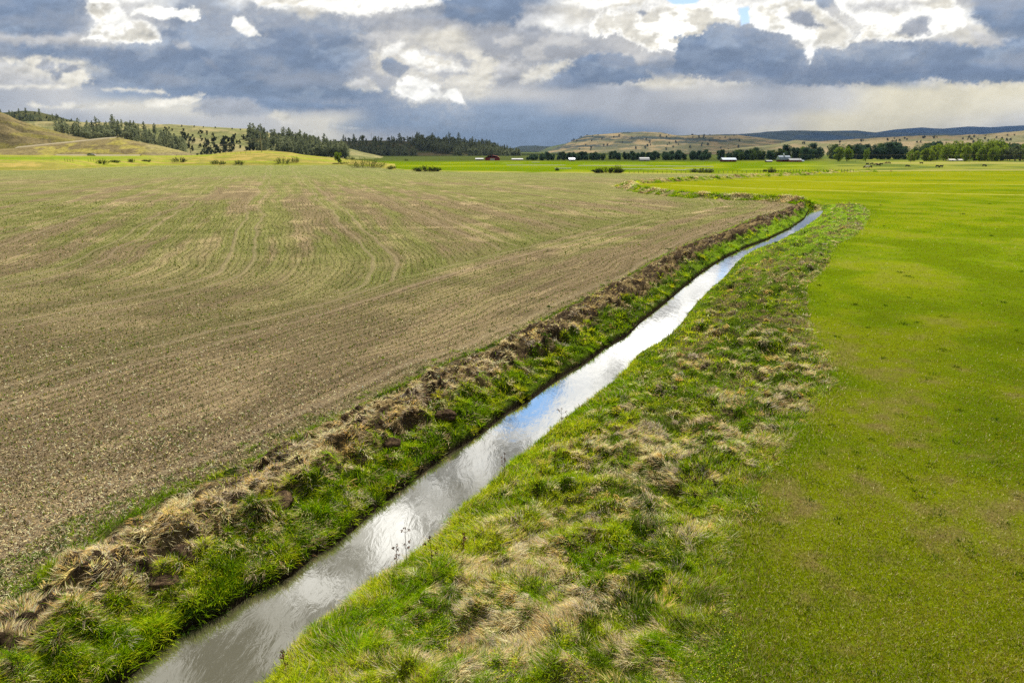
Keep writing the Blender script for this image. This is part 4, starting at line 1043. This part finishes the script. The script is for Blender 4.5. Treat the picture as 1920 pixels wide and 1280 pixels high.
# irrigation pipes lying on the green strip
for u0, v0, u1, v1, lb in ((950, 311, 1061, 311, "white pipe left of the dark brush, farther of two"), (1084, 311.8, 1225, 312.3, "long white pipe straight behind the dark brush"), (1228, 312.4, 1338, 313.6, "white pipe continuing right of the one behind the dark brush"), (1166, 318.4, 1262, 318.6, "white pipe right of the dark brush, nearest the field"), (1040, 317, 1071, 317.1, "short white pipe just left of the dark brush"), (1262, 320, 1286, 320.2, "short white pipe before the sparse brush by the fence"), (1285, 319, 1338, 319.2, "white pipe over the sparse brush by the fence"), (997, 305.4, 1012, 305.4, "faint white pipe in front of the first trees of the belt")):
    a, b = on_z(float(u0), float(v0)), on_z(float(u1), float(v1)); n = max(3, int(np.linalg.norm(b-a)/6)); parts = []
    mid = (a+b)/2
    t = empty("irrigation_pipe", mid)
    zz = np.array([0, 0, .32])
    new_mesh("pipe", *tube(a-mid+zz, b-mid+zz, .17, .17, 8), M_wht, parent=t)
    for i in range(n):
        q = a + (b-a)*(i+.5)/n - mid; new_mesh("stand", *box(q[0]-.12, q[0]+.12, q[1]-.3, q[1]+.3, -.05, .16), M_post, parent=t)
    tag(t, lb, "pipe")
# parked car on the lane
def car(p, L_=5.2):
    t = empty("car", p, 0.06)
    prof = [(-2.6, .45), (-2.6, 1.0), (-2.3, 1.15), (-1.9, 1.75), (-.1, 1.82), (.9, 1.2), (2.35, 1.05), (2.6, .8), (2.6, .45)]
    M_c = solid("pale_car_paint", lin((205, 196, 200)), .3, .2, .03)
    new_mesh("body", *prism(prof, -.95, .95), M_c, parent=t)
    for x0, x1, z0, z1 in ((-1.75, -.95, 1.2, 1.66), (-.85, .25, 1.2, 1.70)): new_mesh("window", *box(x0, x1, -.99, -.952, z0, z1), M_dark, parent=t)
    new_mesh("windscreen", *prism([(.05, 1.80), (.9, 1.24), (.93, 1.26), (.08, 1.83)], -.8, .8), M_dark, parent=t)
    for x in (-1.7, 1.6):
        for y in (-.9, .9):
            w_ = new_mesh("wheel", *join([tube((x, y-.13, .4), (x, y+.13, .4), .42, .42, 14), tube((x, y-.131, .4), (x, y-.13, .4), .42, .01, 14), tube((x, y+.13, .4), (x, y+.131, .4), .42, .01, 14)]), M_dark, parent=t)
            new_mesh("rim", *join([tube((x, y-.15, .4), (x, y+.15, .4), .2, .2, 10), tube((x, y-.151, .4), (x, y-.15, .4), .01, .2, 10)]), M_tin, parent=w_)
    for y in (-.65, .65): new_mesh("headlight", *box(2.52, 2.63, y-.16, y+.16, .72, .9), M_wht, parent=t)
    return tag(t, "pale car parked on the lane below the rocky mound", "car")
pcar = on_y(172., 292.6, 521.5); car(pcar)
bpy.data.objects["car"].scale = (1.12, 1.12, 1.12)
# cattle
M_cow = solid("black_hide", lin((44, 34, 32)), .8, var=.3); M_cow2 = solid("red_brown_hide", lin((104, 56, 40)), .8, var=.2); M_cow3 = solid("white_hide", lin((226, 220, 208)), .8, var=.05)
def cow(name, mat, grazing):
    me = bpy.data.meshes.new("body"); t = empty(name)
    J = [((-.85, 0, 1.12), .34), ((-.45, 0, 1.08), .40), ((.1, 0, 1.03), .42), ((.6, 0, 1.1), .38), ((.95, 0, 1.25 if not grazing else .95), .22), ((1.2, 0, 1.42 if not grazing else .5), .16), ((1.52, 0, 1.32 if not grazing else .18), .10)]
    V = [j[0] for j in J]; Rr = [j[1] for j in J]; E = [(i, i+1) for i in range(6)]
    for ix, xs, back in ((0, -.85, 1), (3, .62, 0)):
        for sgn in (-1, 1):
            b0 = len(V)
            V += [(xs, sgn*.22, .82), (xs + (-.10 if back else .03), sgn*.23, .48), (xs + (-.02 if back else 0), sgn*.23, .06)]; Rr += [.17, .09, .065]
            E += [(ix, b0), (b0, b0+1), (b0+1, b0+2)]
    b0 = len(V); V += [(-1.18, 0, 1.15), (-1.24, 0, .7)]; Rr += [.05, .04]; E += [(0, b0), (b0, b0+1)]
    hd = 5
    for sgn in (-1, 1):
        b0 = len(V); V.append((V[5][0]-.06, sgn*.26, V[5][2]+.08)); Rr.append(.04); E.append((5, b0))
    me.from_pydata(V, E, []); o = bpy.data.objects.new("body", me); C.objects.link(o); o.parent = t
    sk = o.modifiers.new("skin", 'SKIN')
    for i, r_ in enumerate(Rr): me.skin_vertices[0].data[i].radius = (r_, r_)
    me.skin_vertices[0].data[1].use_root = True
    ss = o.modifiers.new("sub", 'SUBSURF'); ss.levels = ss.render_levels = 1
    me.materials.append(mat)
    return t
# build the skin once, then copies share it
cA, cB, cC, cD = cow("cow", M_cow, True), cow("cow", M_cow, False), cow("cow", M_cow2, True), cow("cow", M_cow3, False)
COWS = [(1701.5, 313.9, cA, "lone black cow grazing left of the pair in the open pasture"), (1727, 308, cB, "lone cow far off near the pasture edge, behind the grazing one"), (1757.5, 314.5, cA, "left cow of the pair in the open pasture"), (1764.5, 314.8, cB, "right cow of the pair in the open pasture"), (1845.6, 313, cA, "rightmost black cow, alone in the pasture"),
        (1626, 310, cB, "black cow at the left end of the herd"), (1634, 309.5, cA, "second black cow in the herd from its left end"), (1642, 310.6, cC, "red-brown cow in the middle of the herd"), (1647, 312, cA, "nearest black cow in the middle of the herd"), (1652, 310, cB, "black cow at the right end of the herd"), (1661, 307.3, cC, "left cow of two standing on the bare pale patch"), (1667, 307.3, cA, "right cow of two standing on the bare pale patch"), (1622, 315.6, cA, "black cow lying ahead of the herd, left of the white one"), (1631.5, 315.6, cB, "black cow just right of the white one"), (1626, 316.2, cD, "white cow in front of the herd")]
for i, (u, v, pr, lb) in enumerate(COWS):
    p = on_z(float(u), float(v)); put(pr, p, 1.0, lb, "cow", None, rz=rr.choice([0, math.pi]) + rr.uniform(-.5, .5))

# ------------------------------------------------------------------ grass, straw and litter, blade by blade
def blades(P, az, Ln, Wd, lean, bend, col, segs=2):
    """curved tapering blades: roots P, heading az, lean from upright, extra bend to the tip"""
    n = len(P); dx, dy = np.sin(az), np.cos(az); sx, sy = np.cos(az), -np.sin(az)
    pts = []; p = P.copy()
    for k in range(segs + 1):
        wk = Wd*(1 - k/segs)**.7*.5 if k < segs else None
        if k < segs:
            s = np.stack([sx*wk, sy*wk, 0*wk], 1); pts += [p - s, p + s]
        else: pts.append(p)
        th = lean + bend*(k + .5)/segs
        st = (Ln/segs)
        p = p + np.stack([dx*np.sin(th)*st, dy*np.sin(th)*st, np.cos(th)*st], 1)
    m = len(pts); V = np.stack(pts, 1).reshape(-1, 3); base = np.arange(n)[:, None]*m; F = []
    for k in range(segs - 1):
        a = 2*k; F += [base + [a, a+1, a+3], base + [a, a+3, a+2]]
    F.append(base + [m-3, m-2, m-1])
    F = np.stack(F, 1).reshape(-1, 3)
    return V, F, np.repeat(col, m, 0)
M_grass = leaf_mat("grass_blade", .36); M_straw = leaf_mat("straw_blade", .22)
g2 = np.random.default_rng(99)
def sample(n, u0=-500, u1=2450, v0=372, v1=1600):
    if u0 == -500: n = int(n*1.4)
    u = g2.uniform(u0, u1, n); v = g2.uniform(v0, v1, n); p = on_z(u, v); x, y = p[:, 0], p[:, 1]
    z, ql, qr, dp, live = land(x, y); t = np.hypot(y, 9.)
    return x, y, z, ql, qr, dp, live, t
def cvar(c, n, s=.22):
    k = g2.normal(1, s, n)[:, None]; h = g2.normal(0, s*.35, n)[:, None]
    return np.clip(c*k*(1 + h*np.array([1.2, 0, -.6])), .004, .95)
def px(t, k): return k*t/683.
def clumps(cx, cy, cz, ct, m, rad, Ln, Wd, lean, bend, cols, comb=None, combk=0., flat=.0):
    """m blades fanned from every centre"""
    n = len(cx); i = np.repeat(np.arange(n), m); N_ = n*m
    th = g2.uniform(0, 2*np.pi, N_); r = np.sqrt(g2.uniform(0, 1, N_))*rad[i]
    x = cx[i] + r*np.sin(th); y = cy[i] + r*np.cos(th)
    z = land(x, y)[0]; z = z + flat*(1 - (r/rad[i])**2)*rad[i]
    k = r/rad[i]
    if comb is not None:
        X = np.sin(th)*(1-combk) + np.sin(comb[i])*combk; Y = np.cos(th)*(1-combk) + np.cos(comb[i])*combk
        th = np.arctan2(X, Y) + g2.normal(0, .25, N_)
    else: th = th + g2.normal(0, .5, N_)
    le = lean*(.35 + .9*k) + g2.normal(0, .18, N_)
    return blades(np.stack([x, y, z - .01], 1), th, Ln[i]*g2.uniform(.55, 1.15, N_), np.maximum(Wd, px(ct[i], .62))*g2.uniform(.7, 1.2, N_), le, bend*g2.uniform(.5, 1.3, N_), cols[i]*g2.normal(1, .2, N_)[:, None].clip(.5, 1.6))
def emit(name, parts, mat, label, cat):
    V = np.vstack([p[0] for p in parts]); o = 0; F = []; Cc = np.vstack([p[2] for p in parts])
    for p in parts: F.append(p[1] + o); o += len(p[0])
    ob = new_mesh(name, V, np.vstack(F), mat, {"Col": np.clip(Cc, .003, .95)}); ob['kind'] = 'stuff'
    return tag(ob, label, cat)
LUSH = lin((138, 174, 14)); DEEP = lin((76, 108, 22)); YG = lin((204, 216, 40)); MEAD = lin((134, 149, 2)); OLV = lin((160, 160, 40))
STR = lin((238, 220, 168)); GLD = lin((232, 198, 122)); GRY = lin((196, 182, 160)); DIM = lin((164, 142, 102))
def pick(n, cs, ws):
    i = g2.choice(len(cs), n, p=np.array(ws)/sum(ws)); return np.array(cs)[i]
def straw_mask(x, y):
    q_ = (x - XR(y))/WR(y)
    return .13*np.exp(-((q_ - .82)/.16)**2)*sm(28, 55, y) + fbm(x*1.9, y*1.7, 4, 601, .6)*.62 + fbm(x*.3, y*.25, 3, 611)*.38
# meadow blades
x, y, z, ql, qr, dp, live, t = sample(620000, v0=392)
k = (qr > .93) & (live > .5); x, y, z, t, q = x[k], y[k], z[k], t[k], qr[k]; n = len(x)
mb = fbm(x*.25, y*.25, 4, 51); mm = fbm(x*1.1, y*1.1, 3, 621)
thin = (mb > .53) & (g2.uniform(0, 1, n) < .45*np.clip((mb-.5)*8, 0, 1)); 
col = mixc(np.broadcast_to(MEAD, (n, 3)), OLV, sm(.42, .6, mm)); col = mixc(col, DEEP, (g2.uniform(0, 1, n) < .10)*.7)
col = mixc(col, LUSH*.8, (1-sm(1.0, 1.25, q))*.8)
dry = g2.uniform(0, 1, n) < (.05 + .28*(1-sm(14, 45, t)) + .35*sm(.48, .62, mb)); col = np.where(dry[:, None], pick(n, [STR, DIM, OLV], [2, 3, 2]), col)
kk = ~thin; x, y, z, t, col, q = x[kk], y[kk], z[kk], t[kk], col[kk], q[kk]; n = len(x)
meadow = blades(np.stack([x, y, z-.01], 1), g2.uniform(0, 6.28, n), g2.uniform(.05, .12, n)*(1 + 1.0*(1-sm(1, 1.2, q)))*np.maximum(1, (t/45)**.5), np.maximum(.006, px(t, .5))*g2.uniform(.6, 1.2, n), g2.uniform(0, .8, n), g2.uniform(.1, .8, n), cvar(col, n, .2))
# darker weeds dotted in the meadow
x, y, z, ql, qr, dp, live, t = sample(2600); k = (qr > 1.1) & (live > .5) & (g2.uniform(0, 1, len(x)) < .25); n = int(k.sum())
mw = clumps(x[k], y[k], z[k], t[k], 34, g2.uniform(.06, .18, n)*(1+t[k]/80), g2.uniform(.08, .16, n)*(1+t[k]/120), .01, .9, .5, cvar(np.broadcast_to(DEEP*.8, (n, 3)), n, .15))
emit("meadow_grass", [meadow, mw], M_grass, "short yellow-green grass covering the meadow right of the stream bank", "grass")
# bank cover
x, y, z, ql, qr, dp, live, t = sample(900000, v0=376)
kr = (qr > .0) & (qr < 1.02) & (live > .1); kl = (ql > .0) & (ql < 1.15) & (live > .1)
parts = []
X, Y, Z, T, Q = x[kr], y[kr], z[kr], t[kr], qr[kr]; n = len(X)
s = straw_mask(X, Y); deepn = fbm(X*.9+7, Y*.9, 3, 631); uu = g2.uniform(0, 1, n)
col = mixc(np.broadcast_to(LUSH, (n, 3)), YG, sm(.38, .56, fbm(X*.6, Y*.6, 3, 641))*(1-sm(.3, .7, Q)*.4)); col = mixc(col, DEEP, sm(.48, .6, deepn)*sm(.2, .5, Q)*.85)
isd = uu < .15 + sm(.48, .60, s)*sm(.1, .35, Q)*.62; col = np.where(isd[:, None], np.where((T > 42)[:, None], pick(n, [STR, GLD, GRY], [4, 4, 1]), pick(n, [STR, GLD, GRY, DIM], [4, 2, 3, 1])), col)
parts.append(blades(np.stack([X, Y, Z-.01], 1), np.where(isd, fbm(X*.5, Y*.5, 2, 651)*12, g2.uniform(0, 6.28, n)), g2.uniform(.10, .26, n)*np.where(isd, 1.3, 1)*np.maximum(1, (T/50)**.5), np.maximum(.008, px(T, .6))*g2.uniform(.6, 1.2, n), np.where(isd, g2.uniform(.5, 1.4, n), g2.uniform(0, .9, n)), g2.uniform(.2, 1.0, n), cvar(col, n, .25)))
X, Y, Z, T, Q = x[kl], y[kl], z[kl], t[kl], ql[kl]; n = len(X)
gap = fbm(X*1.6, Y*1.6, 4, 661); sp = sm(.25, .36, Q + (fbm(X*1.3, Y*1.3, 3, 61)-.5)*.35)*(1 - sm(.86, 1.02, Q))
keep = g2.uniform(0, 1, n) < np.where(sp > .5, .75*sm(.34, .5, gap)+.22, np.where(Q > 1, .18*sm(.45, .6, gap)*(1-sm(1.0, 1.15, Q)), sm(.0, .06, Q)*(.25+.75*sm(.36, .46, gap))))
X, Y, Z, T, Q, sp = X[keep], Y[keep], Z[keep], T[keep], Q[keep], sp[keep]; n = len(X)
isd = g2.uniform(0, 1, n) < np.where(sp > .5, .9, .16 + .5*sm(.52, .62, fbm(X*2.1, Y*2.1, 3, 841)))
col = mixc(np.broadcast_to(LUSH, (n, 3)), YG, sm(.48, .65, fbm(X*.8, Y*.8, 3, 671))*.7); col = mixc(col, DEEP, (g2.uniform(0, 1, n) < .3)*.7)
col = np.where(isd[:, None], pick(n, [STR, GLD*.9, GRY, DIM], [3, 1, 2, 3]), col)
parts.append(blades(np.stack([X, Y, Z-.01], 1), np.where(isd, fbm(X*.6, Y*.6, 2, 681)*12, g2.uniform(0, 6.28, n)), g2.uniform(.12, .30, n)*np.maximum(1, (T/50)**.5), np.maximum(.008, px(T, .6))*g2.uniform(.6, 1.2, n), np.where(isd, g2.uniform(.9, 1.5, n), g2.uniform(0, .9, n)), g2.uniform(.1, .9, n), cvar(col, n, .25)))
x, y, z, ql, qr, dp, live, t = sample(330000, v0=400); lf = fbm(x*1.2+3, y*1.2, 3, 801)
k = (((qr > .12) & (qr < 1.06)) | ((ql > .1) & (ql < .38))) & (live > .1) & (g2.uniform(0, 1, len(x)) < sm(.42, .6, lf)*.8); n = int(k.sum())
P_ = np.stack([x[k], y[k], z[k] + g2.uniform(.03, .16, n)], 1); sz = np.maximum(.018, px(t[k], .75))*g2.uniform(.6, 1.2, n)
az_ = g2.uniform(0, 6.28, n)
parts.append(blades(P_, az_, sz*1.6, sz*1.1, g2.uniform(.7, 1.9, n), g2.uniform(-.2, .6, n), cvar(pick(n, [LUSH, YG, lin((164, 178, 110)), DEEP], [3, 3, 2, 3]), n, .22)))
emit("bank_grass", parts, M_grass, "rough green grass on both banks beside the stream", "grass")
# tufts: upright green ones
x, y, z, ql, qr, dp, live, t = sample(26000, v0=376); n = len(x); r1 = g2.uniform(0, 1, n)
kl = (ql > .03) & (ql < .42) & (live > .1) & (r1 < .75); kr = (qr > .0) & (qr < .95) & (live > .1) & (r1 < np.where(qr < .3, .5, .22))
ke = (ql > .86) & (ql < 1.25) & (live > .1) & (r1 < .22); kf = (ql > 1.2) & (live > .1) & (r1 < .028)
parts = []
for k, m, rad, ln, cs in ((kl, 46, .17, .32, (LUSH, YG*.9, DEEP)), (kr, 40, .17, .24, (LUSH*1.05, YG, DEEP)), (ke, 34, .14, .15, (LUSH*.85, DEEP, DEEP)), (kf, 26, .10, .11, (LUSH*.75, DEEP, DEEP))):
    n = int(k.sum()); T = t[k]; f = np.maximum(1, T/45)**.8
    parts.append(clumps(x[k], y[k], z[k], T, m, rad*g2.uniform(.5, 1.5, n)*f, ln*g2.uniform(.6, 1.2, n)*f**.6, .012, .75, .9, cvar(pick(n, cs, [3, 2, 2]), n, .15)))
xr2, yr2, zr2, _a, _b, dp2, lv2, tr2 = sample(60000, u0=1120, v0=320, v1=392); k2 = (dp2 < 3.0) & (lv2 < .9) & (yr2 < 320) & (g2.uniform(0, 1, len(xr2)) < .35)
x, y, z, t = xr2[k2], yr2[k2], zr2[k2], tr2[k2]; k = np.ones(len(x), bool); n = len(x); T = t
parts.append(clumps(x[k], y[k], z[k], T, 40, g2.uniform(.5, .9, n), g2.uniform(.4, .8, n), .02, .8, .9, cvar(np.where((fbm(x*.35, y*.35, 3, 821) > .52)[:, None], pick(n, (STR, DIM), [3, 1]), pick(n, (LUSH, YG), [2, 1])), n, .15)))
emit("grass_tufts", parts, M_grass, "denser green tufts standing out of the stream banks", "grass")
# straw: dead grass combed over hummocks
x, y, z, ql, qr, dp, live, t = sample(30000, v0=376); n = len(x); r1 = g2.uniform(0, 1, n); s = straw_mask(x, y)
kr = (qr > .12) & (qr < 1.0) & (live > .1) & (r1 < .06 + .62*sm(.47, .6, s)); kl = (ql > .32) & (ql < .88) & (live > .1) & (r1 < .50*sm(.38, .56, fbm(x*1.1, y*1.1, 3, 691)))
kb = (ql > .06) & (ql <= .32) & (live > .1) & (r1 < .10 + .25*sm(.5, .62, fbm(x*1.4, y*1.4, 3, 811)))
parts = []
for k, m, rad, ln, le, be, ck in ((kr, 40, .15, .25, 1.1, .9, .6), (kl, 44, .24, .25, 1.3, .6, .4), (kb, 30, .15, .26, 1.0, 1.2, .5)):
    n = int(k.sum()); T = t[k]; f = np.maximum(1, T/45)**.7
    comb = fbm(x[k]*.5, y[k]*.5, 2, 651)*12
    parts.append(clumps(x[k], y[k], z[k]+.03, T, m, rad*g2.uniform(.5, 1.5, n)*f, ln*g2.uniform(.6, 1.25, n)*f**.6, .009, le, be, cvar(pick(n, [STR, GLD, GRY, DIM], [4, 2, 3, 2]), n, .12), comb, ck, .25))
emit("dry_grass", parts, M_straw, "pale dead grass matted over the banks on both sides of the stream", "dry grass")
# litter and seedlings on the tilled field
x, y, z, ql, qr, dp, live, t = sample(520000, v0=372); k = (ql > .98) & (t < 130); x, y, z, t = x[k], y[k], z[k], t[k]; n = len(x)
rf, p2 = rowcoord(x, y); st = fbm(rf*1.6, y*.08, 3, 701); pat = fbm(x*.3, y*.3, 3, 711)
grn = g2.uniform(0, 1, n) < np.clip(.20 + .9*(fbm(x*.05, y*.05, 4, 41)*.35 + st*.5 - .40) + .42*sm(18, 50, t), .12, .75)*sm(8, 38, t+ 14*pat)
keep = (g2.uniform(0, 1, n) < .6 + .9*(pat-.5) + .5*(st-.5)) | grn
rs = np.sin(rf*2*np.pi/.5); trk = np.abs(np.abs(rf - 12*np.floor(rf/12) - 6) - 5) < .22
keep &= np.where(grn, (rs > .0) | (g2.uniform(0, 1, n) < .5), (rs < .35) | (g2.uniform(0, 1, n) < .6) | (t < 25)); keep &= ~(trk & grn)
x, y, z, t, grn = x[keep], y[keep], z[keep], t[keep], grn[keep]; n = len(x)
col = np.where(grn[:, None], pick(n, [LUSH*.75, DEEP, OLV*.8], [2, 3, 2]), pick(n, [STR*1.1, GRY, DIM, lin((60, 48, 38))], [4, 2, 2, 4]))
litter = blades(np.stack([x, y, z+.004], 1), g2.uniform(0, 6.28, n), g2.uniform(.05, .13, n)*np.maximum(1, (t/45)**.5), np.maximum(.016, px(t, .85))*g2.uniform(.6, 1.3, n), np.where(grn, g2.uniform(.1, .8, n), g2.uniform(.9, 1.58, n)), np.where(grn, .5, .05), cvar(col, n, .25))
emit("straw_litter", [litter], M_straw, "scattered straw and sprouting green over the tilled field", "straw")
# tall straggling stalks by the water
M_stalk = solid("dry_stalk", lin((118, 84, 58)), .9)
def weed(seed, h):
    r = np.random.default_rng(seed); t = empty("dried_weed"); parts = []; top = np.array([r.normal(0, .06)*h, r.normal(0, .06)*h, h])
    parts.append(tube((0, 0, -.1), top*.5, .008, .007, 5)); parts.append(tube(top*.5, top, .007, .005, 5)); hd = []
    for i in range(5):
        b = top*r.uniform(.35, .9); e = b + np.array([r.normal(0, .11), r.normal(0, .11), r.uniform(.08, .22)])*h*.8; parts.append(tube(b, e, .005, .003, 4)); hd.append(e)
    new_mesh("stem", *join(parts), M_stalk, parent=t)
    hd = np.array(hd + [top]); P = np.repeat(hd, 14, 0) + r.normal(0, .018, (len(hd)*14, 3))
    [new_mesh("seed_head", *leaves(hd[q] + r.normal(0, .018, (14, 3)), .018, r), M_stalk, parent=t) for q in range(len(hd))]; return t
for i, (u, v, h, lb) in enumerate(((762, 1046, .95, "tallest dried brown weed standing in front of the water's bright patch"), (744, 1066, .7, "dried weed just left of the tallest one on the right bank"), (812, 1075, .8, "dried weed on the right bank, farther from the water"), (945, 885, .75, "thin dried weed on the right bank beside the narrowing water"), (1052, 800, .8, "dried weed leaning by the blue reflection"), (868, 1060, .7, "reddish dried weed among the green of the right bank"), (1040, 880, .6, "slim dried weed farther up the right bank"), (535, 1245, .5, "short dried weed at the water's edge near the picture bottom"))):
    p = on_z(float(u), float(v), -.4); p[2] = H(p[0], p[1])[0]; o = weed(700+i, h); o.location = p; tag(o, lb, "weed")
# lumps of dug earth on the spoil ridge
def mat_clod():
    m, t, out = mat_new("dug_earth"); b = N(t, "ShaderNodeBsdfDiffuse"); tc = N(t, "ShaderNodeTexCoord"); P = tc.outputs['Object']
    n = noise(t, P, 7, 5, .75); n2 = noise(t, P, 30, 3, .7)
    c = ramp(t, n, [(.35, tuple(lin((58, 48, 40)))), (.55, tuple(lin((96, 80, 64)))), (.72, tuple(lin((150, 128, 92))))])
    L(t, mixn(t, 1.0, c, ramp(t, n2, [(.3, .6), (.7, 1.3)]), 'MULTIPLY'), b.inputs[0])
    bp = N(t, "ShaderNodeBump", Strength=1.0, Distance=.06); L(t, n2, bp.inputs['Height']); L(t, bp.outputs[0], b.inputs['Normal']); L(t, b.outputs[0], out.inputs[0]); return m
M_clod = mat_clod()
def clod(seed, sx=1., sy=1., sz=.7):
    nu, nv = 36, 20; th, ph = np.meshgrid(np.linspace(0, 2*np.pi, nu), np.linspace(.02, np.pi-.02, nv))
    X, Y, Z = np.sin(ph)*np.cos(th), np.sin(ph)*np.sin(th), np.cos(ph)
    r = 1 + .7*(fbm(X*1.7+Z+seed+8, Y*1.7+Z*.7+8, 4, seed, .6)-.5) + .25*(fbm(X*6+9, Y*6+Z*5+9, 3, seed+5)-.5)
    r[:, -1] = r[:, 0]
    P = np.stack([X*r*sx*.3, Y*r*sy*.3, Z*r*sz*.3 + .0], -1).reshape(-1, 3)
    return new_mesh("earth_clod", P, grid_faces(nv, nu), M_clod, smooth=True)
cl = [clod(900+i, 1, .8+.1*i, .6) for i in range(5)]
first = set()
def put_clod(i, u, v, s, lb, grp=None, rz=None, zoff=.25):
    p = on_z(float(u), float(v), zoff); zz = H(p[0], p[1])[0]; p[2] = zz
    o = cl[i] if i not in first else cl[i].copy()
    if i in first: C.objects.link(o)
    first.add(i); o.location = p; o.scale = s; o.rotation_euler = (0, 0, rz if rz is not None else rr.uniform(0, 6)); tag(o, lb, "earth clod", grp)
put_clod(0, 338, 1022, (1.25, 1.1, 1.3), "rounded dark sod standing up from the ridge, biggest near the picture bottom left")
put_clod(1, 282, 1062, (2.0, .9, .8), "long flat brown sod lying in front of the rounded dark one", rz=0.1)
put_clod(2, 520, 925, (1.8, 1.2, .9), "dark sod beside the big mat of straw")
put_clod(3, 730, 812, (1.3, 1, 1.1), "dark upright sod on the ridge at the middle of the left bank")
put_clod(4, 836, 765, (1.2, 1, 1.0), "pair-like brown sod on the ridge above the blue reflection")
for i in range(7):
    v = 1250*(1-(i/7)**.75) + 395*(i/7)**.75; Yv = on_z(500., v)[1]
    if Yv > 118: break
    xx = XL(Yv) - WL(Yv)*rr.uniform(.5, .85); s = rr.uniform(.4, .85)*(1 + Yv/130)
    u_, v_ = proj(np.array([xx]), np.array([Yv]), np.array([.25])); put_clod(i % 5, u_[0], v_[0], (s*rr.uniform(.8, 1.5), s, s*rr.uniform(.7, 1.1)), "small lump of dug earth on the spoil ridge left of the water", "lumps of dug earth on the spoil ridge")

# ------------------------------------------------------------------ haze
def haze():
    m, t, out = mat_new("air"); vol = N(t, "ShaderNodeVolumePrincipled"); vol.inputs['Color'].default_value = (.40, .62, 1.0, 1); vol.inputs['Density'].default_value = 2.6e-5; vol.inputs['Anisotropy'].default_value = .2
    L(t, vol.outputs[0], out.inputs['Volume']); m.cycles.homogeneous_volume = True
    V, F = box(-8900, 8900, -60, 14200, -30, 372)
    o = new_mesh("haze", V, F, m); o['kind'] = 'stuff'; tag(o, "thin blue air lying over the whole valley and hills", "haze"); return o
haze()
